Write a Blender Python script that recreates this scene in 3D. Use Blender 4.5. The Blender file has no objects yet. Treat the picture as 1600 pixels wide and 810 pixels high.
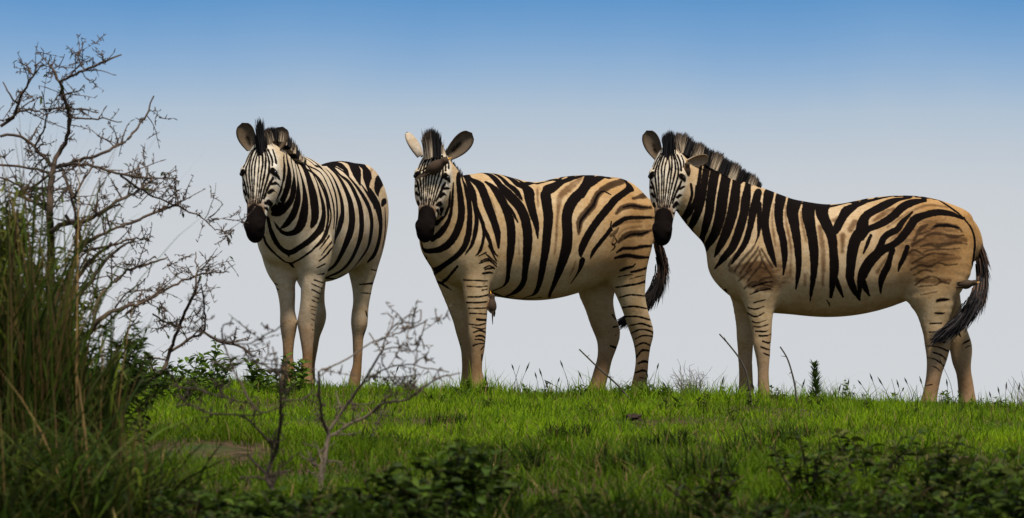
import bpy, bmesh, math, random
import numpy as np
from mathutils import Vector, Matrix
from mathutils.bvhtree import BVHTree

# ------------------------------------------------------------------ camera, sky, sun, exposure
S = bpy.context.scene
COL = S.collection
F_PX, CX, HY = 6450.0, 800.0, 690.0          # focal length in photo pixels, centre column, row of eye level
cam_d = bpy.data.cameras.new("camera")
cam = bpy.data.objects.new("camera", cam_d)
COL.objects.link(cam)
cam.location = (0, 0, 0)
cam.rotation_euler = (math.radians(90), 0, 0)
cam_d.sensor_width = 36.0
cam_d.lens = F_PX / 1600 * 36.0
cam_d.shift_y = (HY - 405.0) / 1600
cam_d.clip_start = 0.1
cam_d.clip_end = 20000
cam_d.dof.use_dof = True
cam_d.dof.focus_distance = 24.9
cam_d.dof.aperture_fstop = 9.0
S.camera = cam

SUN_EL, SUN_AZ = math.radians(63), math.radians(158)   # azimuth measured clockwise from +Y (north)
world = bpy.data.worlds.new("World")
S.world = world
world.use_nodes = True
wn, wl = world.node_tree.nodes, world.node_tree.links
wn.clear()
w_out = wn.new("ShaderNodeOutputWorld")
w_bg = wn.new("ShaderNodeBackground")
w_sky = wn.new("ShaderNodeTexSky")
w_sky.sky_type = 'NISHITA'
w_sky.sun_disc = False
w_sky.sun_elevation = SUN_EL
w_sky.sun_rotation = SUN_AZ
w_sky.altitude = 300
w_sky.air_density = 1.6
w_sky.dust_density = 1.5
w_sky.ozone_density = 3.0
w_geo = wn.new("ShaderNodeTexCoord")
w_sep = wn.new("ShaderNodeSeparateXYZ")
wl.new(w_geo.outputs['Generated'], w_sep.inputs[0])
w_noise = wn.new("ShaderNodeTexNoise")
w_noise.inputs['Scale'].default_value = 9.0
w_noise.inputs['Detail'].default_value = 5.0
w_noise.inputs['Roughness'].default_value = .55
wl.new(w_geo.outputs['Generated'], w_noise.inputs['Vector'])
w_add = wn.new("ShaderNodeMath"); w_add.operation = 'MULTIPLY_ADD'
w_add.inputs[1].default_value = 0.014
wl.new(w_noise.outputs['Fac'], w_add.inputs[0])
wl.new(w_sep.outputs['Z'], w_add.inputs[2])
# low bank of bright haze that thins upwards into clear blue air; above that the clear sky seen through thin high cloud
w_ramp = wn.new("ShaderNodeValToRGB")
w_ramp.color_ramp.interpolation = 'LINEAR'
cr = w_ramp.color_ramp
SKY_BANDS = ((0.0, (.64, .662, .685)), (.045, (.62, .645, .675)), (.0635, (.580, .618, .662)), (.073, (.515, .580, .655)), (.082, (.435, .540, .655)),
             (.0915, (.295, .450, .655)), (.1007, (.19, .37, .63)), (.110, (.118, .305, .595)), (.150, (.07, .23, .53)))
cr.elements[0].position = 0.0; cr.elements[0].color = (*SKY_BANDS[0][1], 1)
cr.elements[1].position = SKY_BANDS[-1][0]; cr.elements[1].color = (*SKY_BANDS[-1][1], 1)
for p, c in SKY_BANDS[1:-1]:
    e = cr.elements.new(p + .004); e.color = (*c, 1)
wl.new(w_add.outputs[0], w_ramp.inputs['Fac'])
w_sc = wn.new("ShaderNodeVectorMath"); w_sc.operation = 'SCALE'; w_sc.inputs['Scale'].default_value = 1 / .105
wl.new(w_ramp.outputs['Color'], w_sc.inputs[0])
w_veil = wn.new("ShaderNodeMix"); w_veil.data_type = 'RGBA'; w_veil.inputs['Factor'].default_value = .55
wl.new(w_sky.outputs['Color'], w_veil.inputs['A'])
w_veil.inputs['B'].default_value = (4.6, 4.7, 4.9, 1)
w_hi = wn.new("ShaderNodeMapRange"); w_hi.interpolation_type = 'SMOOTHSTEP'
w_hi.inputs['From Min'].default_value = .15; w_hi.inputs['From Max'].default_value = .40
wl.new(w_add.outputs[0], w_hi.inputs['Value'])
w_mix = wn.new("ShaderNodeMix"); w_mix.data_type = 'RGBA'
wl.new(w_hi.outputs['Result'], w_mix.inputs['Factor'])
wl.new(w_sc.outputs[0], w_mix.inputs['A']); wl.new(w_veil.outputs['Result'], w_mix.inputs['B'])
wl.new(w_mix.outputs['Result'], w_bg.inputs['Color'])
w_bg.inputs['Strength'].default_value = 0.105
wl.new(w_bg.outputs[0], w_out.inputs[0])

sun_d = bpy.data.lights.new("sun", 'SUN')
sun_d.energy = 4.7
sun_d.angle = math.radians(9)
sun_d.color = (1.0, 0.94, 0.84)
sun = bpy.data.objects.new("sun", sun_d)
COL.objects.link(sun)
sd = Vector((math.sin(SUN_AZ) * math.cos(SUN_EL), math.cos(SUN_AZ) * math.cos(SUN_EL), math.sin(SUN_EL)))
sun.rotation_euler = (-sd).to_track_quat('-Z', 'Y').to_euler()
sun.location = (0, -5, 20)

S.view_settings.view_transform = 'Standard'
S.view_settings.look = 'None'
S.view_settings.exposure = 0.0
S.view_settings.gamma = 1.0
S.view_settings.use_curve_mapping = False

rng = np.random.default_rng(7)
random.seed(7)

# ------------------------------------------------------------------ helpers
def at(px, py, Y):
    "the point at depth Y that the photograph shows at column px, row py"
    return np.array([(px - CX) * Y / F_PX, Y, (HY - py) * Y / F_PX])

def tag(o, label, cat, group=None, kind=None):
    if label: o["label"] = label
    if cat: o["category"] = cat
    if group: o["group"] = group
    if kind: o["kind"] = kind
    return o

def empty(name, loc, rz=0.0):
    o = bpy.data.objects.new(name, None)
    o.empty_display_size = 0.1
    o.location = loc
    o.rotation_euler = (0, 0, rz)
    COL.objects.link(o)
    return o

def mesh_from(name, verts, faces, mats, parent=None, smooth=True, attrs=None, midx=None, loc=None):
    "one mesh object; faces is an (n,4) or (n,3) array or a list; attrs are per-vertex floats or colours"
    me = bpy.data.meshes.new(name)
    verts = np.asarray(verts, np.float32)
    if isinstance(faces, np.ndarray):
        n, k = faces.shape
        me.vertices.add(len(verts)); me.vertices.foreach_set("co", verts.ravel())
        me.loops.add(n * k); me.loops.foreach_set("vertex_index", faces.astype(np.int32).ravel())
        me.polygons.add(n)
        me.polygons.foreach_set("loop_start", np.arange(0, n * k, k, dtype=np.int32))
        me.polygons.foreach_set("loop_total", np.full(n, k, np.int32))
        me.update(calc_edges=True)
    else:
        me.from_pydata(verts.tolist(), [], faces)
    for m in (mats if isinstance(mats, (list, tuple)) else [mats]):
        me.materials.append(m)
    if midx is not None:
        me.polygons.foreach_set("material_index", np.asarray(midx, np.int32))
    me.polygons.foreach_set("use_smooth", np.full(len(me.polygons), smooth, bool))
    for k_, v in (attrs or {}).items():
        v = np.asarray(v, np.float32)
        if v.ndim == 1:
            a = me.attributes.new(k_, 'FLOAT', 'POINT'); a.data.foreach_set("value", v)
        else:
            a = me.attributes.new(k_, 'FLOAT_VECTOR', 'POINT'); a.data.foreach_set("vector", v.ravel())
    me.validate(clean_customdata=False)
    o = bpy.data.objects.new(name, me)
    COL.objects.link(o)
    if parent: o.parent = parent
    if loc is not None: o.location = loc
    return o

class NT:
    "terse node-tree writer"
    def __init__(s, name, rough=0.8, spec=0.2):
        s.m = bpy.data.materials.new(name); s.m.use_nodes = True
        s.t = s.m.node_tree; s.b = s.t.nodes["Principled BSDF"]
        s.b.inputs['Roughness'].default_value = rough
        s.b.inputs['Specular IOR Level'].default_value = spec
    def n(s, typ, **kw):
        x = s.t.nodes.new(typ)
        for k, v in kw.items(): setattr(x, k, v)
        return x
    def put(s, sock, v):
        if hasattr(v, 'is_output') or isinstance(v, bpy.types.NodeSocket): s.t.links.new(v, sock)
        else: sock.default_value = v
    def attr(s, name, out='Fac'):
        return s.n("ShaderNodeAttribute", attribute_name=name).outputs[out]
    def math(s, op, a, b=0.0, c=None):
        x = s.n("ShaderNodeMath", operation=op)
        s.put(x.inputs[0], a); s.put(x.inputs[1], b)
        if c is not None: s.put(x.inputs[2], c)
        return x.outputs[0]
    def step(s, v, lo, hi, a=0.0, b=1.0):
        x = s.n("ShaderNodeMapRange", interpolation_type='SMOOTHSTEP')
        s.put(x.inputs['Value'], v); s.put(x.inputs['From Min'], lo); s.put(x.inputs['From Max'], hi)
        s.put(x.inputs['To Min'], a); s.put(x.inputs['To Max'], b)
        return x.outputs['Result']
    def mix(s, f, a, b, blend='MIX'):
        x = s.n("ShaderNodeMix", data_type='RGBA', blend_type=blend)
        s.put(x.inputs['Factor'], f); s.put(x.inputs['A'], a); s.put(x.inputs['B'], b)
        return x.outputs['Result']
    def noise(s, scale, detail=3.0, rough=0.5, vec=None, stretch=None):
        if vec is None: vec = s.n("ShaderNodeTexCoord").outputs['Object']
        if stretch:
            mp = s.n("ShaderNodeMapping"); mp.inputs['Scale'].default_value = stretch
            s.t.links.new(vec, mp.inputs['Vector']); vec = mp.outputs['Vector']
        x = s.n("ShaderNodeTexNoise")
        x.inputs['Scale'].default_value = scale; x.inputs['Detail'].default_value = detail
        x.inputs['Roughness'].default_value = rough
        s.t.links.new(vec, x.inputs['Vector'])
        return x.outputs['Fac']
    def bump(s, h, strength, dist):
        x = s.n("ShaderNodeBump"); x.inputs['Strength'].default_value = strength
        x.inputs['Distance'].default_value = dist
        s.put(x.inputs['Height'], h); s.t.links.new(x.outputs[0], s.b.inputs['Normal'])
    def color(s, v): s.put(s.b.inputs['Base Color'], v)

# ------------------------------------------------------------------ the ground: a grassy knoll whose crest the zebras stand on
CREST_PX = np.array([-900, -400, 0, 300, 450, 600, 750, 1000, 1200, 1400, 1600, 2000, 2500])
CREST_PY = np.array([560, 572, 588, 598, 607, 615, 618, 622, 629, 636, 643, 655, 665])
Y_CREST = 24.2
PROF_Y = np.array([-40, -15, 0, 5, 8, 10, 13, 16, 18, 20, 22, 23.4, 24.2, 25, 26.2, 27.5, 30, 36, 60, 120])
PROF_Z = np.array([-6, -3.2, -1.6, -.95, -.52, -.36, -.22, -.11, -.03, .055, .165, .235, .262, .270, .262, .235, .12, -.6, -5, -20])
def _smooth_tab(xs, ys, n=400, width=5):
    X = np.linspace(xs[0], xs[-1], n); Yv = np.interp(X, xs, ys)
    k = np.ones(width) / width
    P = np.pad(Yv, width // 2, mode='edge')
    return X, np.convolve(P, k, mode='valid')[:n]
PYs, PZs = _smooth_tab(PROF_Y, PROF_Z, 1601, 9)
CXs, CZs = _smooth_tab((CREST_PX - CX) * Y_CREST / F_PX, (HY - CREST_PY) * Y_CREST / F_PX - .262, 400, 25)
def ground_z(x, y):
    x = np.asarray(x, float); y = np.asarray(y, float)
    w = np.clip((y - 6) / 14, 0, 1)
    bumps = .012 * np.sin(x * 2.1 + y * 1.3) + .010 * np.sin(x * 4.3 - y * 2.2 + 1) + .008 * np.sin(x * 7.7 + y * 3.1 + 2)
    return np.interp(y, PYs, PZs) + np.interp(x, CXs, CZs) * w + bumps * np.clip(1.2 - np.abs(y - 15) / 9.5, 0.25, 1)

def make_ground():
    xs = np.unique(np.concatenate([np.linspace(-400, -8, 40), np.arange(-8, 8.01, .08), np.linspace(8, 400, 40)]))
    ys = np.unique(np.concatenate([np.linspace(-40, 6, 40), np.arange(6, 30.01, .08), np.linspace(30, 120, 50)]))
    X, Y = np.meshgrid(xs, ys, indexing='ij')
    Z = ground_z(X, Y)
    V = np.stack([X, Y, Z], -1).reshape(-1, 3); n, m = X.shape
    i = (np.arange(n - 1)[:, None] * m + np.arange(m - 1)[None]).ravel()
    Q = np.stack([i, i + m, i + m + 1, i + 1], 1)
    g = NT("soil", rough=.95, spec=.1)
    n1 = g.noise(.9, 4, .6); n2 = g.noise(14, 4, .65)
    c = g.mix(g.step(n2, .35, .7), (.035, .022, .012, 1), (.10, .062, .034, 1))
    c = g.mix(g.step(n1, .5, .62), c, g.mix(n2, (.022, .040, .008, 1), (.05, .075, .015, 1)))
    g.color(c); g.bump(n2, .7, .03)
    o = mesh_from("ground", V, Q, g.m); o["kind"] = "structure"
make_ground()


# ------------------------------------------------------------------ implicit-surface modeller used for the animals
class Field:
    def __init__(s, lo, hi, res):
        s.lo = np.array(lo, float); s.res = res
        s.n = np.ceil((np.array(hi) - s.lo) / res).astype(int) + 1
        s.F = np.full(s.n, 9.0, np.float32)
        s.ax = [(s.lo[i] + res * np.arange(s.n[i])).astype(np.float32) for i in range(3)]
    def box(s, lo, hi):
        a = np.clip(np.floor((np.array(lo) - s.lo) / s.res).astype(int), 0, s.n)
        b = np.clip(np.ceil((np.array(hi) - s.lo) / s.res).astype(int) + 1, 0, s.n)
        return tuple(slice(int(i), int(j)) for i, j in zip(a, b))
    def coords(s, sl):
        return s.ax[0][sl[0]][:, None, None], s.ax[1][sl[1]][None, :, None], s.ax[2][sl[2]][None, None, :]
    @staticmethod
    def smin(a, b, k):
        h = np.maximum(k - np.abs(a - b), 0) / k
        return np.minimum(a, b) - h * h * (k * .25)
    def loft(s, C, L, w, h, k=.03, dense=3, kin=.012, cut=False):
        "a tube through stations: centre C, lateral axis L, half-width w along L, half-height h across it"
        C, L, w, h = (np.asarray(q, float) for q in (C, L, w, h))
        if dense > 1 and len(C) > 2:
            allv = np.hstack([C, L, w[:, None], h[:, None]])
            E = np.vstack([2 * allv[0] - allv[1], allv, 2 * allv[-1] - allv[-2]])
            out = []
            for i in range(1, len(E) - 2):
                for j in range(dense):
                    t = j / dense
                    out.append(.5 * ((2 * E[i]) + (-E[i-1] + E[i+1]) * t + (2*E[i-1] - 5*E[i] + 4*E[i+1] - E[i+2]) * t*t
                                     + (-E[i-1] + 3*E[i] - 3*E[i+1] + E[i+2]) * t**3))
            out.append(E[-2]); out = np.array(out)
            C, L, w, h = out[:, :3], out[:, 3:6], np.maximum(out[:, 6], .004), np.maximum(out[:, 7], .004)
        L = L / np.linalg.norm(L, axis=1)[:, None]
        R = np.maximum(w, h).max(); mg = k + 3 * s.res
        big = s.box(C.min(0) - R - mg, C.max(0) + R + mg)
        G = np.full([q.stop - q.start for q in big], 9.0, np.float32)
        for i in range(len(C) - 1):
            r = max(w[i], w[i+1], h[i], h[i+1]) + mg
            sl = s.box(np.minimum(C[i], C[i+1]) - r, np.maximum(C[i], C[i+1]) + r)
            X, Y, Z = s.coords(sl)
            a = C[i]; ab = C[i+1] - C[i]; ll = float(ab @ ab)
            if ll < 1e-12: continue
            dx, dy, dz = X - a[0], Y - a[1], Z - a[2]
            tr = (dx * ab[0] + dy * ab[1] + dz * ab[2]) / ll
            t = np.clip(tr, 0, 1)
            axl = (tr - t) * math.sqrt(ll)
            wx = w[i] + (w[i+1] - w[i]) * t; hx = h[i] + (h[i+1] - h[i]) * t
            Lm = L[i] + L[i+1]; T = ab / math.sqrt(ll); Lm = Lm - T * (Lm @ T); Lm /= np.linalg.norm(Lm)
            Sg = np.cross(T, Lm)
            lat = (dx - t * ab[0]) * Lm[0] + (dy - t * ab[1]) * Lm[1] + (dz - t * ab[2]) * Lm[2]
            sag = (dx - t * ab[0]) * Sg[0] + (dy - t * ab[1]) * Sg[1] + (dz - t * ab[2]) * Sg[2]
            mn = np.minimum(wx, hx)
            q0 = np.sqrt((lat / wx)**2 + (sag / hx)**2 + (axl / mn)**2)
            q1 = np.sqrt((lat / wx**2)**2 + (sag / hx**2)**2 + (axl / mn**2)**2)
            d = (q0 * (q0 - 1) / np.maximum(q1, 1e-3)).astype(np.float32)
            d = np.where(q0 < .05, -mn, d).astype(np.float32)
            gs = tuple(slice(p.start - b.start, p.stop - b.start) for p, b in zip(sl, big))
            G[gs] = s.smin(G[gs], d, kin)
        if cut: s.F[big] = -s.smin(-s.F[big], G, k)
        else: s.F[big] = s.smin(s.F[big], G, k)
    def ell(s, c, r, k=.03, M=None, cut=False):
        "an ellipsoid: centre c, radii r, optional rotation M (rows are its axes)"
        c = np.asarray(c, float); r = np.asarray(r, float); R = r.max() + k + 3 * s.res
        sl = s.box(c - R, c + R); X, Y, Z = s.coords(sl)
        d = np.stack(np.broadcast_arrays(X - c[0], Y - c[1], Z - c[2]), -1)
        if M is not None: d = d @ np.asarray(M, np.float32).T
        q0 = np.sqrt(((d / r)**2).sum(-1)); q1 = np.sqrt(((d / r**2)**2).sum(-1))
        v = np.where(q0 < .05, -r.min(), q0 * (q0 - 1) / np.maximum(q1, 1e-3)).astype(np.float32)
        if cut: s.F[sl] = -s.smin(-s.F[sl], v, k)
        else: s.F[sl] = s.smin(s.F[sl], v, k)
    def surface(s, relax=2):
        "naive surface nets -> verts, quads"
        F = s.F; I = F < 0
        c = I[:-1, :-1, :-1].astype(np.int8)
        cnt = sum(I[i:I.shape[0]-1+i, j:I.shape[1]-1+j, k:I.shape[2]-1+k].astype(np.int8)
                  for i in (0, 1) for j in (0, 1) for k in (0, 1))
        act = (cnt > 0) & (cnt < 8)
        idx = np.full(act.shape, -1, np.int64); ijk = np.argwhere(act); idx[act] = np.arange(len(ijk))
        acc = np.zeros((len(ijk), 3)); num = np.zeros(len(ijk))
        cor = [(i, j, k) for i in (0, 1) for j in (0, 1) for k in (0, 1)]
        val = {q: F[ijk[:, 0]+q[0], ijk[:, 1]+q[1], ijk[:, 2]+q[2]] for q in cor}
        for a in cor:
            for ax in range(3):
                if a[ax] == 0:
                    b = list(a); b[ax] = 1; b = tuple(b)
                    va, vb = val[a], val[b]; m = (va < 0) != (vb < 0)
                    t = np.where(m, va / np.where(m, va - vb, 1), 0)
                    p = np.tile(np.array(a, float), (len(ijk), 1)); p[:, ax] = t
                    acc[m] += p[m]; num[m] += 1
        V = s.lo + s.res * (ijk + acc / num[:, None])
        quads = []
        for ax in range(3):
            u, v = [(1, 2), (2, 0), (0, 1)][ax]
            A = I.take(range(0, I.shape[ax]-1), ax); B = I.take(range(1, I.shape[ax]), ax)
            e = np.argwhere(A != B)
            e = e[(e[:, u] > 0) & (e[:, v] > 0) & (e[:, u] < I.shape[u]-1) & (e[:, v] < I.shape[v]-1)]
            def at_(du, dv):
                q = e.copy(); q[:, u] -= du; q[:, v] -= dv
                return idx[q[:, 0], q[:, 1], q[:, 2]]
            Q = np.stack([at_(1, 1), at_(0, 1), at_(0, 0), at_(1, 0)], 1)
            ins = A[e[:, 0], e[:, 1], e[:, 2]]
            Q[~ins] = Q[~ins][:, ::-1]
            quads.append(Q)
        Q = np.vstack(quads); Q = Q[(Q >= 0).all(1)]
        for _ in range(relax):
            sm = np.zeros_like(V); n = np.zeros(len(V))
            for a, b in ((0, 1), (1, 2), (2, 3), (3, 0)):
                np.add.at(sm, Q[:, a], V[Q[:, b]]); np.add.at(n, Q[:, a], 1)
            V = V * .5 + .5 * sm / np.maximum(n, 1)[:, None]
        return V, Q

# ------------------------------------------------------------------ zebras
HEAD_T = np.array([-.05, .00, .05, .10, .16, .22, .28, .34, .40, .46, .51, .555, .59, .612])
HEAD_W = np.array([.050, .075, .092, .105, .112, .105, .087, .070, .061, .055, .053, .055, .048, .025])
HEAD_D = np.array([.060, .085, .100, .115, .125, .128, .115, .098, .083, .072, .070, .068, .054, .026])
HEAD_N = np.array([.035, .055, .068, .075, .078, .074, .066, .060, .056, .054, .055, .052, .030, -.01])
TORSO = np.array([  # x, top, bottom, half-width
    [ .755, .93, .80, .07], [ .715, 1.03, .745, .13], [ .635, 1.13, .675, .190], [ .54, 1.22, .62, .230],
    [ .42, 1.275, .60, .252], [ .27, 1.252, .585, .272], [ .08, 1.228, .568, .295], [-.10, 1.242, .585, .300],
    [-.27, 1.280, .635, .288], [-.45, 1.290, .71, .272], [-.59, 1.262, .78, .236], [-.695, 1.195, .85, .180], [-.765, 1.09, .90, .10]])

class Zebra:
    def __init__(s, sp):
        s.sp = sp
        a = math.radians(sp['yaw']); c, sn = math.cos(a), math.sin(a)
        px, py, Y = sp['origin']
        s.O = at(px, py, Y)
        s.R = np.array([[-c, -sn, 0], [sn, -c, 0], [0, 0, 1.0]])     # rows: local x, y, z in world axes
        s.rz = math.pi + a
    def l(s, w): return (np.asarray(w) - s.O) @ s.R.T
    def lv(s, v): return np.asarray(v, float) @ s.R.T
    def w(s, l): return np.asarray(l) @ s.R + s.O
    def pix(s, px, py, plane, c):
        r = np.array([(px - CX) / F_PX, 1, (HY - py) / F_PX])
        n = s.R[0 if plane == 'x' else 1]
        Y = (c + n @ s.O) / (n @ r)
        return s.l(Y * r), Y
    def build_shape(s, res=.0085):
        sp = s.sp
        fd = Field((-1.05, -.5, -.06), (1.45, .62, 1.82), res) if sp.get('box') is None else Field(*sp['box'], res)
        sx, sy, sz = sp['scale']
        T = TORSO * np.array([sx, sz, sz, sy])
        T[:, 2] += sp.get('belly', 0); T[:4, 0] -= np.array([1, 1, .8, .4]) * sp.get('front', 0)
        C = np.stack([T[:, 0], np.zeros(len(T)), (T[:, 1] + T[:, 2]) / 2], 1)
        fd.loft(C, np.tile([0, 1., 0], (len(T), 1)), T[:, 3], (T[:, 1] - T[:, 2]) / 2, k=.03, kin=.03)
        # haunch and shoulder muscle
        for q in (1, -1):
            fd.ell((-.485 * sx, q * .135 * sy, .99 * sz), (.268 * sx, .150 * sy, .285 * sz), k=.05)
            fd.ell((.47 * sx, q * .125 * sy, .88 * sz), (.165 * sx, .130 * sy, .285 * sz), k=.04)
            fd.ell((.615 * sx - sp.get('front', 0), q * .085 * sy, .80 * sz), (.105, .085, .11), k=.06)
        # head frame
        P0, Y0 = s.pix(*sp['poll']); 
        P1w = at(sp['muzzle'][0], sp['muzzle'][1], Y0 - sp['muzzle'][2])
        s.P0 = P0; A = s.l(P1w) - P0; s.hlen = np.linalg.norm(A); A /= s.hlen
        N = s.lv((0, -1, 0)); N = N - A * (N @ A); N /= np.linalg.norm(N)
        psi = math.radians(sp['face_yaw'])
        U = np.cross(N, A)
        N, U = N * math.cos(psi) + U * math.sin(psi), U * math.cos(psi) - N * math.sin(psi)
        s.A, s.N, s.U = A, N, U
        hs = s.hs = s.hlen / .60
        # neck
        ne = sp['neck']; C = np.array([s.pix(*q[:4])[0] for q in ne]); m = len(ne)
        L = np.array([(1 - i / (m - 1)) * np.array([0, 1., 0]) + (i / (m - 1)) * (U if U[1] > -.3 else U) for i in range(m)])
        s.neckC = C
        fd.loft(C, L, [q[4] for q in ne], [q[5] for q in ne], k=.09, kin=.03)
        # head
        hw = sp.get('head_w', 1.0)
        Ch = np.array([P0 + A * (t * hs) + N * ((n - d) * hs) for t, n, d in zip(HEAD_T, HEAD_N, HEAD_D)])
        fd.loft(Ch, np.tile(U, (len(Ch), 1)), HEAD_W * hs * hw, HEAD_D * hs, k=.035, kin=.01)
        M = np.array([U, A, N])
        hp = lambda u, t, n: P0 + U * u * hs + A * t * hs + N * n * hs
        s.hp = hp
        for q in (1, -1):
            fd.ell(hp(q * .088 * hw, .150, .025), np.array((.032, .044, .038)) * hs, k=.02, M=M)      # brow
            fd.ell(hp(q * .066 * hw, .235, -.075), np.array((.040, .105, .095)) * hs, k=.03, M=M)     # cheek
            fd.ell(hp(q * .040 * hw, .545, .025), np.array((.026, .036, .030)) * hs, k=.02, M=M)      # nostril rim
            fd.ell(hp(q * .047 * hw, .548, .052), np.array((.013, .022, .014)) * hs, k=.012, M=M, cut=True)
        fd.ell(hp(0, .578, -.045), np.array((.040, .040, .035)) * hs, k=.025, M=M)                    # chin
        # legs
        for leg in sp['legs']:
            pts = []; ws = []; ds = []
            for st in leg['st']:
                py, xl, xr, ratio = st[:4]
                pc = st[4] if len(st) > 4 else leg['plane'][1]
                P, Y = s.pix((xl + xr) / 2, py, leg['plane'][0], pc)
                hw_ = (xr - xl) / 2 * Y / F_PX
                pts.append(P); ws.append(hw_); ds.append(hw_ * ratio)
            Lx = s.lv((1, 0, 0))
            fd.loft(pts, np.tile(Lx, (len(pts), 1)), ws, ds, k=leg.get('k', .05), kin=.008)
        # tail dock
        if 'dock' in sp:
            P = np.array([s.pix(*q[:4])[0] for q in sp['dock']]); r = [q[4] for q in sp['dock']]
            fd.loft(P, np.tile([0, 1., 0], (len(P), 1)), r, r, k=.02)
        V, Q = fd.surface(2)
        # keep the largest connected piece only
        s.bvh0 = None
        me = bpy.data.meshes.new("tmp"); 
        o = mesh_from("tmp_body", V, Q, [])
        md = o.modifiers.new("s", 'SUBSURF'); md.levels = 1; md.render_levels = 1
        dg = bpy.context.evaluated_depsgraph_get(); dg.update()
        m2 = bpy.data.meshes.new_from_object(o.evaluated_get(dg))
        n = len(m2.vertices); V2 = np.empty(n * 3, np.float32); m2.vertices.foreach_get("co", V2)
        nq = len(m2.polygons); Q2 = np.empty(nq * 4, np.int32); m2.loops.foreach_get("vertex_index", Q2)
        bpy.data.objects.remove(o); bpy.data.meshes.remove(m2); bpy.data.meshes.remove(me)
        s.V, s.Q = V2.reshape(-1, 3).astype(float), Q2.reshape(-1, 4)
        s.bvh = BVHTree.FromPolygons(V.tolist(), Q.tolist())
        s.cam = s.l(np.zeros(3))
    def hit(s, px, py):
        "where the line of sight through a photo pixel meets this zebra's skin (local), or None"
        d = s.l(at(px, py, 1.0)) - s.cam; d /= np.linalg.norm(d)
        h = s.bvh.ray_cast(Vector(s.cam + d * 15), Vector(d), 20)
        if h[0] is None: return None
        return np.array(h[0])

def ear_mesh(base, tip, face, width, n=12, m=10):
    "a cupped ear: outer and inner skin joined at the rim -> verts, quads, flag (1 = inside), along 0..1, across -1..1"
    ax = tip - base; ln = np.linalg.norm(ax); ax = ax / ln
    face = face - ax * (face @ ax); face /= np.linalg.norm(face); side = np.cross(ax, face)
    def skin(off):
        out = []
        for i in range(n + 1):
            v = i / n
            prof = (0.46 + .54 * math.sin(min(v / .58, 1) * math.pi / 2)) if v < .58 else math.sqrt(max(0, 1 - ((v - .58) / .42)**2.2))
            half = width / 2 * prof + .0015
            th = 1.9 - 1.0 * v
            R = half / math.sin(min(th, math.pi / 2)) - off
            cen = base + ax * ln * v + face * (-.1 * v * v * ln * .5)
            for j in range(m + 1):
                a = th * (2 * j / m - 1)
                out.append(cen + side * R * math.sin(a) + face * (R * .8 * (math.cos(th) - math.cos(a)) + .004))
        return out
    V = np.array(skin(0) + skin(.007)); k = (n + 1) * (m + 1)
    q = []
    for i in range(n):
        for j in range(m):
            a = i * (m + 1) + j
            q.append((a, a + 1, a + m + 2, a + m + 1)); q.append((k + a, k + a + m + 1, k + a + m + 2, k + a + 1))
    for i in range(n):
        a = i * (m + 1); q.append((a, a + m + 1, k + a + m + 1, k + a))
        a += m; q.append((a, k + a, k + a + m + 1, a + m + 1))
    for j in range(m):
        a = n * (m + 1) + j; q.append((a, a + 1, k + a + 1, k + a))
    fl = np.r_[np.zeros(k), np.ones(k)]
    al = np.tile(np.repeat(np.arange(n + 1) / n, m + 1), 2)
    ac = np.tile(np.tile(np.abs(2 * np.arange(m + 1) / m - 1), n + 1), 2)
    return V, np.array(q), fl, al, ac

def seg_field(V, P, W, out):
    "lower out[] to (distance to the tapering stroke P) - (its half-width W)"
    P = np.asarray(P); W = np.asarray(W); mg = W.max() + .03
    sel = np.where(((V > P.min(0) - mg) & (V < P.max(0) + mg)).all(1))[0]
    if not len(sel): return
    X = V[sel]; best = out[sel]
    for i in range(len(P) - 1):
        ab = P[i+1] - P[i]; ll = ab @ ab + 1e-12
        t = np.clip(((X - P[i]) @ ab) / ll, 0, 1)
        d = np.sqrt(((X - P[i] - t[:, None] * ab)**2).sum(1)) - (W[i] + (W[i+1] - W[i]) * t)
        best = np.minimum(best, d)
    out[sel] = best

def spline(pts, n):
    pts = np.asarray(pts, float)
    if len(pts) == 2: 
        u = np.linspace(0, 1, n)[:, None]; return pts[0] * (1 - u) + pts[1] * u
    d = np.r_[0, np.cumsum(np.linalg.norm(np.diff(pts, axis=0), axis=1))]
    E = np.vstack([2 * pts[0] - pts[1], pts, 2 * pts[-1] - pts[-2]])
    out = []
    for x in np.linspace(0, d[-1], n):
        i = min(np.searchsorted(d, x, side='right') - 1, len(pts) - 2); t = (x - d[i]) / max(d[i+1] - d[i], 1e-9)
        a, b, c, e = E[i], E[i+1], E[i+2], E[i+3]
        out.append(.5 * (2*b + (c - a)*t + (2*a - 5*b + 4*c - e)*t*t + (3*b - a - 3*c + e)*t**3))
    return np.array(out)

# stripe patterns: each stroke is "x,y,width ..." in a local drawing of that part of the animal (origin x0,y0; scale k)
def drawing(x0, y0, k, text, fat=1.0):
    out = []
    for line in text.replace('\n', ';').split(';'):
        line = line.strip()
        if line:
            a = np.array([[float(v) for v in p.split(',')] for p in line.split()])
            out.append(np.stack([x0 + a[:, 0] / k, y0 + a[:, 1] / k, a[:, 2] * fat / k], 1))
    return out

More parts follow.
